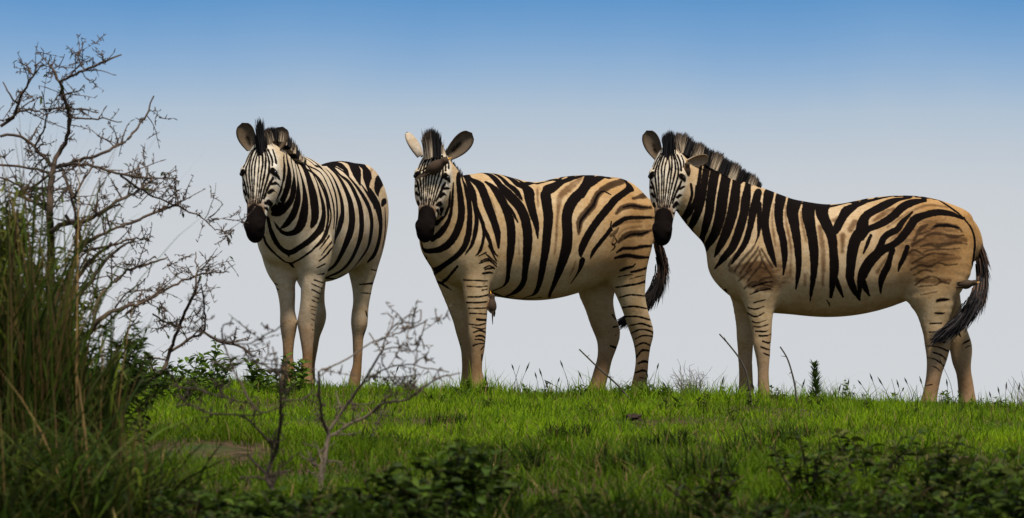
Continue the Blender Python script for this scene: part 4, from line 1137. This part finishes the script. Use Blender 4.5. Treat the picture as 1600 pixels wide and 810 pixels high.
CENTRE_LIMBS = drawing(300, 460, 2.315, """
460,790,26 465,720,24 470,640,22 485,560,21 490,500,19 470,440,15 460,360,13 458,280,11
497,490,15 540,430,13 590,360,12 620,320,11 660,250,10 690,200,9 700,160,7 740,110,6 820,100,4 830,60,2; 495,515,13 570,470,12 640,435,11 690,395,10 780,380,9 830,340,8 900,300,7 970,285,3
620,320,8 700,270,7 780,255,6 860,270,5 930,280,3; 458,280,8 530,250,8 600,210,7 660,170,6 720,150,5 800,120,4 850,95,3; 690,200,7 750,190,6 800,210,5 830,150,4 845,100,3
640,140,5 680,200,5 690,260,5; 830,160,4 840,200,3; 690,395,7 660,430,6 720,440,4; 640,300,6 740,300,5 820,290,4; 560,385,5 610,400,4 660,390,3; 690,250,5 740,330,4 770,300,3; 800,255,5 840,230,4 880,250,2
""")
LEFT_LIMBS = drawing(300, 460, 2.315, """
345,800,24 320,745,22 300,720,20 270,650,18 300,580,16 320,470,14 320,400,12 318,300,11 270,260,9 200,230,7; 272,655,14 230,610,12 200,580,10; 300,560,12 220,470,11 170,440,9 60,430,8 0,400,7 -60,410,5
250,430,9 210,390,10 180,330,9 150,270,8 120,190,7 110,160,7 115,110,5 150,110,3; 318,385,8 400,380,7 440,345,6; 210,395,7 100,370,7 40,350,8 0,340,8 -80,330,6; 170,440,8 260,430,7 340,400,6
-20,120,6 60,150,7 130,170,7 200,180,6 260,150,6 310,125,5 330,100,3; 150,265,6 200,240,5 260,250,5 280,170,4; 30,140,5 40,80,4 45,0,3; 318,300,6 300,240,5 290,190,3
""")
Z_GROUP = None
def make_woody():
    woody("thorn_tree", "tall bare thorny bush at the left edge, its dark crooked twigs against the sky", "thorn bush", on_ground(84, 17.2), THORN_LIMBS, 17.2, 21, col=(.085, .060, .043), density=1.15, twig=.085, thick=1.4, sub=.8, leafcol=(.05, .075, .015), nleaf=.08)
    woody("thorn_shrub", "low bare grey shrub with a forked stem in front of the left and middle zebras", "shrub", on_ground(500, 13.2), CENTRE_LIMBS, 13.2, 22, col=(.13, .10, .075), density=.95, twig=.070, thick=.85, wander=.12, jit=.0012, sub=1.1)
    woody("thorn_shrub", "thin dark leaning shrub stem just left of the forked grey shrub", "shrub", on_ground(440, 12.6), LEFT_LIMBS, 12.6, 23, col=(.060, .044, .034), density=1.0, twig=.066, thick=.85, wander=.12, jit=.0012, sub=1.1)
make_woody()

# ---- the tangle at the left edge
DARKG = [(.020, .036, .006), (.030, .050, .008), (.040, .060, .010)]
MIDG = [(.040, .075, .010), (.055, .095, .012), (.07, .11, .014)]
OLIVE = [(.060, .075, .014), (.045, .062, .010), (.085, .095, .022)]
def make_tangle():
    leafy_plant("leafy_bush", "dark dense leafy bush behind the tall grass at the left edge", "bush", on_ground(-20, 16.2), 1.12, .46, 90, 6500, .085, .018, DARKG + OLIVE + [(.09, .10, .016)], seed=31, upright=.3, start=.05)
    leafy_plant("leafy_bush", "lower dark leafy bush at the foot of the tall thorny bush", "bush", on_ground(110, 15.6), .66, .42, 70, 4600, .08, .018, DARKG, seed=32, upright=.3)
    YG = [(.085, .095, .014), (.11, .125, .018), (.06, .075, .012), (.14, .13, .03)]
    leafy_plant("leafy_bush", "yellow-green drooping narrow-leaved bush hanging over the left edge of the picture", "bush", on_ground(0, 14.2), 1.05, .24, 60, 3200, .095, .013, YG, seed=33, upright=.1, droop=.7, start=.1)
    leafy_plant("leafy_bush", "tangled yellow-green narrow-leaved bush low in the left tangle, right of the hanging one", "bush", on_ground(80, 14.2), .60, .26, 50, 2400, .09, .013, YG[:3] + DARKG, seed=34, upright=.1, droop=.7, start=.1)
    for px, Y, h, sp, n, dn, sd, lb in (
        (5, 13.8, 1.22, .26, 300, 130, 41, "tallest clump of long arching grass blades, at the left edge"),
        (85, 14.0, .70, .22, 240, 90, 42, "long dark grass clump with straw stems, right beside the tallest clump"),
        (70, 11.8, .52, .34, 420, 26, 43, "long-bladed grass clump in the bottom left corner"),
        (190, 12.6, .28, .24, 260, 26, 44, "shorter arching grass clump at the right end of the left tangle")):
        grass_clump("tall_grass", lb, on_ground(px, Y), h, sp, n, DARKG + MIDG + OLIVE + [(.10, .13, .016)], dn, sd, .012, (.05, .62) if h > .6 else (.4, 1.6), "tall grass clumps of the left tangle")
make_tangle()

# ---- leafy plants along the crest and in the foreground
def make_herbs():
    fresh = [(.085, .150, .016), (.11, .18, .02), (.06, .105, .012)]
    for px, Y, h, sp, st, lv, ln, wd, sd, lb in (
        (245, 22.2, .20, .14, 10, 150, .07, .022, 51, "green leafy weed under the thorny branches left of the left zebra"),
        (330, 22.0, .27, .12, 9, 150, .085, .024, 52, "tall green leafy weed left of the left zebra's forelegs"),
        (292, 21.5, .17, .16, 9, 130, .07, .022, 53, "low leafy weed between the two taller weeds at the left"),
        (402, 23.0, .20, .10, 7, 110, .080, .022, 54, "narrow-leaved weed just in front of the left zebra's forelegs"),
        (462, 23.0, .23, .07, 6, 90, .085, .022, 55, "upright green weed hiding the left zebra's front hoof"),
        (432, 22.4, .12, .15, 8, 100, .07, .022, 56, "low green weed at the foot of the left zebra's forelegs")):
        leafy_plant("leafy_weed", lb, "weed", on_ground(px, Y), h * 1.15, sp * 1.25, st + 3, int(lv * 1.5), ln, wd, fresh, seed=sd, upright=.7, group="green weeds by the left zebra", stem_r=.003)
    for px, Y, h, sp, st, lv, ln, wd, pal, sd, lb in (
        (690, 12.0, .25, .20, 26, 420, .055, .026, 'd', 61, "dark broad-leaved shrub low in the centre, right of the grey forked shrub"),
        (750, 12.8, .20, .14, 16, 200, .055, .024, 'o', 62, "olive leafy plant beside the dark broad-leaved shrub"),
        (640, 11.2, .16, .18, 18, 220, .05, .022, 'd', 63, "dark low plant at the bottom, left of the broad-leaved shrub"),
        (560, 11.2, .12, .20, 16, 160, .05, .02, 'd', 64, "dark low plant at the bottom below the grey forked shrub"),
        (1370, 14.0, .24, .17, 16, 150, .06, .022, 'o', 65, "open leafy plant reaching up in front of the right zebra's belly"),
        (1270, 13.4, .20, .15, 12, 110, .055, .022, 'o', 66, "olive leafy plant left of the open plant below the right zebra"),
        (1490, 12.6, .24, .24, 24, 320, .06, .024, 'o', 67, "broad olive plant below the right zebra's hind hooves"),
        (1580, 11.6, .22, .18, 22, 300, .055, .022, 'd', 68, "dark leafy plant in the bottom right corner"),
        (1400, 11.0, .17, .22, 24, 300, .05, .02, 'd', 69, "dark low plant at the bottom under the open leafy plant"),
        (1240, 11.0, .15, .22, 24, 300, .05, .018, 'd', 70, "dark reddish-stemmed plant at the bottom, right of centre"),
        (1120, 10.8, .12, .2, 18, 200, .045, .018, 'o', 71, "olive low plant at the bottom below the gap between middle and right zebra"),
        (980, 10.6, .11, .24, 18, 220, .045, .018, 'd', 72, "dark ground plant at the bottom below the middle zebra's hind legs"),
        (850, 10.8, .10, .2, 16, 180, .045, .018, 'o', 73, "olive ground plant at the bottom below the middle zebra's belly"),
        (450, 11.4, .14, .2, 18, 200, .05, .02, 'd', 74, "dark ground plant at the bottom around the thin leaning shrub"),
        (340, 11.6, .14, .2, 18, 200, .05, .02, 'd', 75, "dark ground plant at the bottom below the bare soil patch")):
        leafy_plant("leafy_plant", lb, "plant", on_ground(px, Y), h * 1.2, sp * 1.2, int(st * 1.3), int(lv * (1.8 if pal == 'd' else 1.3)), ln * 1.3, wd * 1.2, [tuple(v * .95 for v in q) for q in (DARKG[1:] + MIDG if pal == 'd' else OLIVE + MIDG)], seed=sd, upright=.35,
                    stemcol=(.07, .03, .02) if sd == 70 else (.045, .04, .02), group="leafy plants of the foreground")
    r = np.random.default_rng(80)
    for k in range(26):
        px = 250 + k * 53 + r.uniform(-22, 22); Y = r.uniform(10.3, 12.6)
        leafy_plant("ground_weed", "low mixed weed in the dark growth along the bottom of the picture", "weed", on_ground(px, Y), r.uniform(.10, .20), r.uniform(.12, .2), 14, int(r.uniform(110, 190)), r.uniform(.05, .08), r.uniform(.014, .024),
                    [tuple(v * .6 for v in q) for q in OLIVE + MIDG[:2] + DARKG[1:]], seed=300 + k, upright=.6, group="low weeds along the bottom", stemcol=(.06, .035, .02))  # palette dimmed, painting the foreground's shade into the leaf colours
    for k in range(22):
        px = 640 + k * 45 + r.uniform(-18, 18); Y = r.uniform(21.0, 24.1)
        leafy_plant("crest_weed", "wispy small-leaved weed standing above the grass near the crest", "weed", on_ground(px, Y), r.uniform(.07, .15), r.uniform(.03, .09), 5, int(r.uniform(26, 60)), r.uniform(.035, .06), r.uniform(.008, .014),
                    [(.07, .12, .012), (.05, .085, .010), (.10, .13, .02)], seed=400 + k, upright=1.0, group="wispy weeds near the crest", stem_r=.002)
    # taller tufts in the lawn
    for k, (px, py, h, lb) in enumerate(((885, 690, .13, "dark green grass tuft below the middle zebra's belly"), (700, 668, .10, "grass tuft right of the grey shrub's fork"), (1180, 720, .20, "tuft of straw-tipped grass below the right zebra's forelegs"),
                       (1230, 690, .12, "small grass tuft below the feathery weed"), (1050, 700, .12, "grass tuft below the gap in front of the right zebra"), (600, 700, .12, "grass tuft under the grey shrub's right branch"),
                       (960, 740, .16, "long grass tuft below the middle zebra's hind legs"), (1320, 745, .2, "long grass tuft below the right zebra's chest"), (790, 740, .16, "long grass tuft right of the broad-leaved shrub"), (1100, 760, .2, "long straw-streaked tuft low in the picture, right of centre"))):
        b = ground_hit(px, py)
        grass_clump("grass_tuft", lb, b, h, .10 + .05 * r.uniform(), 150, MIDG + DARKG[1:], 14, 90 + k, .009, (.1, .9), "taller grass tufts in the lawn", "grass tuft")
make_herbs()

ZEB = []
for i_, sp_ in enumerate((Z1, Z2, Z3)):
    z_ = Zebra(sp_); z_.build_shape(); finish_zebra(z_, 11 + i_); ZEB.append(z_)

# ------------------------------------------------------------------ small brown birds on the zebras
def feather(name, c0, c1):
    g = NT(name, .75, .15); n = g.noise(120, 3, stretch=(1, 1, .4)); g.color(g.mix(n, (*c0, 1), (*c1, 1))); return g.m
BACK = feather("brown_feathers", (.034, .021, .013), (.075, .046, .027)); BELLY = feather("buff_feathers", (.20, .11, .05), (.30, .19, .10)); WINGM = feather("dark_feathers", (.035, .023, .015), (.07, .046, .029))
BEAK = NT("orange_beak", .4, .4); BEAK.color((.62, .30, .02, 1))
def bird(label, pos, head_dir, up, size=.20, belly=True):
    x = np.array(head_dir, float); x /= np.linalg.norm(x); z = np.array(up, float); z -= x * (z @ x); z /= np.linalg.norm(z); y = np.cross(z, x)
    M = np.stack([x, y, z]); root = empty("small_bird", pos); tag(root, label, "bird", "small brown birds riding on the zebras")
    prof = np.array([(-.30, .0, .02), (-.24, .01, .075), (-.12, .01, .135), (.0, .005, .155), (.12, .015, .14), (.22, .04, .105), (.29, .065, .092), (.36, .075, .095), (.42, .072, .078), (.455, .068, .030)])
    V, F, mi = [], [], []
    prof[:, 2] *= 1.3; pr = spline(prof, 28); ns = 16
    for (px, pz, rr) in pr:
        for k in range(ns):
            a = 2 * math.pi * k / ns; V.append((px * size, rr * .92 * math.cos(a) * size, (pz + rr * math.sin(a)) * size))
    for i in range(27):
        for k in range(ns):
            F.append((i * ns + k, i * ns + (k + 1) % ns, (i + 1) * ns + (k + 1) % ns, (i + 1) * ns + k)); mi.append(1 if (math.sin(2 * math.pi * (k + .5) / ns) < -.25 and belly and 2 < i < 23) else 0)
    F.append(tuple(range(ns))[::-1]); mi.append(0); F.append(tuple(27 * ns + k for k in range(ns))); mi.append(0)
    mesh_from("body", np.array(V) @ M, F, [BACK, BELLY], root, midx=mi)
    def slab(name, outline, th, mat, tr):
        n = len(outline); o_ = np.array(outline, float) * size
        A = np.array([tr(p[0], p[1], th * size / 2) for p in o_]); B = np.array([tr(p[0], p[1], -th * size / 2) for p in o_])
        f = [tuple(range(n)), tuple(range(2 * n - 1, n - 1, -1))] + [(i, i + n, (i + 1) % n + n, (i + 1) % n) for i in range(n)]
        mesh_from(name, np.vstack([A, B]) @ M, f, mat, root, smooth=False)
    slab("tail", [(-.24, -.06), (-.24, .06), (-.5, .055), (-.66, .018), (-.70, 0), (-.66, -.018), (-.5, -.055)], .018, WINGM, lambda a, b, c: (a, b, .005 * size + c + .12 * (a + .24 * size)))
    for q in (1, -1):
        slab("wing", [(.16, .05), (.13, -.03), (-.05, -.07), (-.26, -.05), (-.44, .0), (-.3, .06), (-.05, .085), (.1, .085)], .016, WINGM,
             lambda a, b, c, q=q: (a, q * (.145 * size + c - .10 * abs(a) - .25 * abs(b)), b + .035 * size))
    bk = bmesh.new(); bmesh.ops.create_cone(bk, cap_ends=True, segments=10, radius1=.034 * size, radius2=.006 * size, depth=.13 * size)
    me = bpy.data.meshes.new("beak"); bk.to_mesh(me); bk.free(); me.materials.append(BEAK.m)
    o = bpy.data.objects.new("beak", me); COL.objects.link(o); o.parent = root
    o.location = np.array((.505, 0, .055)) @ M * size; o.rotation_euler = Vector(x).to_track_quat('Z', 'Y').to_euler()
    for q in (1, -1):
        e = bmesh.new(); bmesh.ops.create_uvsphere(e, u_segments=10, v_segments=6, radius=.022 * size)
        me = bpy.data.meshes.new("eye"); e.to_mesh(me); e.free(); me.materials.append(EYE.m)
        o = bpy.data.objects.new("eye", me); COL.objects.link(o); o.parent = root; o.location = np.array((.375, q * .082, .10)) @ M * size
    for q in (1, -1):
        ac = Acc(); p = np.array([(-.02, q * .05, -.12), (.0, q * .055, -.2), (.03, q * .055, -.26)]) * size
        ac.tube(p @ M, [.012 * size] * 3, (.08, .05, .035), 5); ac.mesh("leg", BARK_M, root)
def skin(z, px, py):
    h = z.hit(px, py); return z.w(h)
p_ = skin(ZEB[1], 680, 266); bird("plump brown bird clinging across the middle zebra's forehead", p_ + np.array([.0, -.045, .012]), (1, -.1, .55), (-.15, -1, .35), .205, belly=False)
p_ = skin(ZEB[1], 757, 478); bird("brown bird with pale belly hanging behind the middle zebra's foreleg", p_ + np.array([.040, .03, .0]), (-.15, 0, 1), (1, -.25, .15), .16)
p_ = ZEB[2].hp(.085, .085, -.005); bird("small dark bird with yellow beak under the right zebra's folded ear", ZEB[2].w(p_) + np.array([.03, -.03, -.02]), (-.1, -.55, 1), (1, -.4, .2), .13)
p_ = skin(ZEB[2], 1496, 447); bird("brown bird perched on the right zebra's rump beside its tail", p_ + np.array([.050, -.012, .008]), (1, -.15, .12), (.0, -1, .4), .15)
# ------------------------------------------------------------------ small growth along the crest
def small_growth():
    r = np.random.default_rng(120)
    Yc = 24.0
    # feathery weed below the right zebra's belly
    st, lf = Acc(), Acc(); b = on_ground(1274, Yc)
    top = at(1271, 566, Yc); P = spline(np.array([b, (b + top) / 2 + [.01, 0, 0], top]), 14)
    st.tube(P, np.linspace(.006, .003, 14), (.06, .075, .02), 5)
    for k in range(150):
        u = r.uniform(.12, 1); p = P[int(u * 13)]; az = r.uniform(0, 2 * math.pi)
        lf.leaf(p, np.array([math.cos(az), math.sin(az), r.uniform(.5, 1.2)]), np.array([0, 0, 1.]), .075 * (1.15 - .6 * u) * r.uniform(.7, 1.1), .009, np.array([.05, .09, .02]) * r.uniform(.7, 1.3), droop=-.1)
    finish("feathery_weed", "upright dark feathery weed on the crest under the right zebra's belly", "weed", b, [("stem", st, BARK_M), ("leaves", lf, LEAF_M)])
    # blurred dry stalks standing nearer the camera
    for pts, Y, lb in ((((905, 546), (935, 575), (965, 602), (990, 630), (1000, 632)), 23.3, "bare grey leaning stalk in front of the middle zebra's hind legs"),
                       (((1124, 522), (1140, 540), (1157, 563), (1168, 590), (1175, 640), (1174, 640)), 23.3, "bare grey leaning stalk in front of the right zebra's forelegs"),
                       (((1219, 542), (1230, 560), (1238, 585), (1243, 610), (1247, 660), (1249, 640)), 23.3, "curved thin bare stalk between the right zebra's forelegs and belly")):
        ac = Acc(); P3 = [at(x, y, Y) for x, y in pts]; g = ground_hit(pts[-1][0] + 3, pts[-1][1] + 25)
        foot = P3[-1].copy(); foot[2] = float(ground_z(foot[0], foot[1])) - .01
        P3 = spline(np.array(P3[:-1] + [foot]) if foot[2] < P3[-1][2] else np.array(P3), 24)
        ac.tube(P3, np.linspace(.0042, .0066, 24), (.07, .062, .05), 5)
        for k in range(5):
            p = P3[3 + 4 * k]; d = r.normal(0, 1, 3); d /= np.linalg.norm(d)
            ac.tube(np.array([p, p + d * .02, p + d * .035]), [.003, .002, .001], (.11, .10, .085), 4)
        o = ac.mesh("dry_stalk", BARK_M, origin=foot); o.location = foot; tag(o, lb, "stalk", "bare stalks standing before the zebras")
    # dry wispy bush on the crest between middle and right zebra
    ac = Acc(); b = on_ground(1080, 24.1)
    for k in range(46):
        a = r.uniform(0, 2 * math.pi); h = r.uniform(.08, .22); d = np.array([math.cos(a) * r.uniform(.1, .6), math.sin(a) * .4, 1.0])
        P = [b + np.array([math.cos(a), math.sin(a), 0]) * .03]
        for q in range(6):
            d = d + r.normal(0, .22, 3) * [1, 1, .5]; P.append(P[-1] + d / np.linalg.norm(d) * h / 6)
        ac.tube(np.array(P), np.linspace(.0024, .0009, 7), np.array((.16, .14, .115)) * r.uniform(.7, 1.2), 3)
        for q in range(2, 7):
            e = r.normal(0, 1, 3); e[2] = abs(e[2]); e /= np.linalg.norm(e)
            ac.tube(np.array([P[q], P[q] + e * .02, P[q] + e * .04]), [.0013, .001, .0006], np.array((.16, .14, .115)), 3)
    o = ac.mesh("dry_tussock", BARK_M, origin=b); o.location = b; tag(o, "wispy dry grey tussock on the crest between middle and right zebras", "tussock")
    ac = Acc(); b = on_ground(1608, 24.1)
    for k in range(26):
        d = np.array([r.normal(-.2, .4), r.normal(0, .3), 1.0]); P = [b + r.normal(0, .03, 3) * [1, 1, 0]]; h = r.uniform(.1, .26)
        for q in range(6):
            d = d + r.normal(0, .2, 3) * [1, 1, .5]; P.append(P[-1] + d / np.linalg.norm(d) * h / 6)
        ac.tube(np.array(P), np.linspace(.0022, .0009, 7), np.array((.17, .15, .12)) * r.uniform(.7, 1.2), 3)
    o = ac.mesh("dry_tussock", BARK_M, origin=b); o.location = b; tag(o, "wispy dry tussock on the crest at the right edge of the picture", "tussock")
    # seed-headed grass stalks against the sky
    spots = [(802, 574, 810), (822, 580, 812), (812, 570, 802), (838, 590, 842), (846, 584, 852), (862, 598, 880), (879, 572, 890), (893, 588, 900), (908, 592, 915), (872, 594, 868), (1012, 590, 1016), (1027, 575, 1020),
             (1345, 598, 1362), (1363, 592, 1372), (1378, 602, 1390), (1393, 590, 1400), (1404, 604, 1410), (1417, 596, 1428), (1432, 604, 1434), (1325, 600, 1322), (1311, 612, 1308), (1472, 570, 1492), (1480, 604, 1484), (1561, 612, 1564), (1572, 605, 1570),
             (1586, 596, 1578), (1592, 610, 1590), (1040, 605, 1046), (1128, 600, 1124), (1205, 612, 1202), (1254, 606, 1250), (650, 588, 646), (690, 594, 694), (620, 580, 612), (585, 592, 590), (760, 596, 764), (772, 600, 770), (735, 590, 738),
             (1335, 618, 1338), (1410, 612, 1404), (1440, 600, 1446), (1500, 615, 1505), (1530, 610, 1526), (1548, 618, 1552), (900, 598, 896), (930, 600, 934), (855, 600, 858), (828, 602, 826), (1140, 610, 1138), (1178, 608, 1182)]
    for k, (tx, ty, bx) in enumerate(spots):
        Y = 23.9 + r.uniform(-.5, .6); ac = Acc(); b = on_ground(bx, Y); t = at(tx, ty + r.uniform(-2, 3), Y)
        m = (b + t) / 2 + np.array([(b[0] - t[0]) * .18, r.normal(0, .02), .01])
        P = spline(np.array([b - [0, 0, .01], m, t]), 10); c = np.array((.085, .075, .05)) * r.uniform(.6, 1.2)
        ac.tube(P, np.linspace(.0024, .0012, 10), c, 3)
        if r.uniform() < .75:
            d = P[-1] - P[-3]; d /= np.linalg.norm(d); L = r.uniform(.03, .055)
            ac.tube(np.array([P[-1] - d * .01, P[-1] + d * L * .4, P[-1] + d * L]), [.0015, .0052, .0008], c * .6, 5)
        o = ac.mesh("grass_stalk", GRASS_M, origin=b); o.location = b
        tag(o, "thin seed-headed grass stalk standing up from the crest against the sky", "grass stalk", "seed-headed grass stalks along the crest")
    # broad little sprigs on the crest line
    for px, h, sd, lb in ((738, .09, 131, "leafy sprig at the middle zebra's front hooves"), (757, .07, 132, "small sprig just right of the middle zebra's front hooves"), (905, .06, 133, "small sprig left of the middle zebra's far hind hoof"),
                          (1003, .08, 134, "leafy sprig at the middle zebra's near hind hoof"), (1137, .07, 135, "low sprig left of the right zebra's forelegs"), (1222, .06, 136, "low sprig right of the right zebra's forelegs"),
                          (1318, .12, 137, "taller pale-tipped sprig right of the feathery weed"), (1487, .12, 138, "sprig between the right zebra's hind hooves"), (1565, .09, 139, "leafy sprig near the right edge on the crest"), (700, .06, 140, "low sprig left of the middle zebra's front hooves"), (600, .07, 141, "low sprig right of the left zebra's hind hoof"), (1040, .07, 142, "low sprig below the right zebra's muzzle on the crest")):
        leafy_plant("sprig", lb, "sprig", on_ground(px, 23.9), h * 1.35, .07, 7, 60, .05, .016, [(.08, .14, .014), (.11, .17, .018), (.06, .10, .012)], seed=sd, group="leafy sprigs along the crest", stem_r=.002)
    # clod
    bm = bmesh.new(); bmesh.ops.create_icosphere(bm, subdivisions=3, radius=1)
    for v in bm.verts:
        n = v.co; f = 1 + .25 * math.sin(n.x * 5 + n.y * 3) + .18 * math.sin(n.z * 7 - n.x * 4) + .1 * math.sin(n.y * 13)
        v.co = Vector((n.x * .045 * f, n.y * .040 * f, max(n.z, -.3) * .024 * f))
    me = bpy.data.meshes.new("dung_clod"); bm.to_mesh(me); bm.free()
    g = NT("dung", rough=.95, spec=.1); n = g.noise(60, 3); g.color(g.mix(n, (.018, .013, .010, 1), (.06, .04, .028, 1))); g.bump(n, .8, .01); me.materials.append(g.m)
    o = bpy.data.objects.new("dung_clod", me); COL.objects.link(o); b = ground_hit(990, 662); o.location = b + np.array([0, 0, .022]); tag(o, "small dark brown clod lying in the bright grass below the middle zebra", "clod")
    # yellow flowers
    yel = NT("yellow_petal", .5); yel.color((.75, .42, .01, 1))
    for px, py, lb in ((326, 717, "leftmost yellow flower by the bare soil patch"), (344, 725, "lowest yellow flower of the three by the bare soil patch"), (353, 721, "rightmost yellow flower of the three by the bare soil patch"), (519, 733, "single yellow flower beside the grey shrub's stem"),
                       (1547, 786, "small yellow flower low in the picture near the right edge"), (1585, 694, "small yellow flower at the right edge below the crest")):
        b = ground_hit(px, py + 6); h = (py + 6 - py) * b[1] / F_PX + .012; ac, sm = Acc(), Acc()
        c = b + np.array([0, 0, h]); sm.tube(np.array([b - [0, 0, .01], c]), [.0016, .0012], (.05, .08, .015), 4)
        for k in range(6):
            a = k * math.pi / 3; ac.leaf(c, np.array([math.cos(a), math.sin(a), .45]), np.array([0, 0, 1.]), .013, .010, (.75, .42, .01), droop=0)
        finish("yellow_flower", lb, "flower", b, [("stem", sm, BARK_M), ("petals", ac, yel.m)], "yellow flowers in the grass")
small_growth()
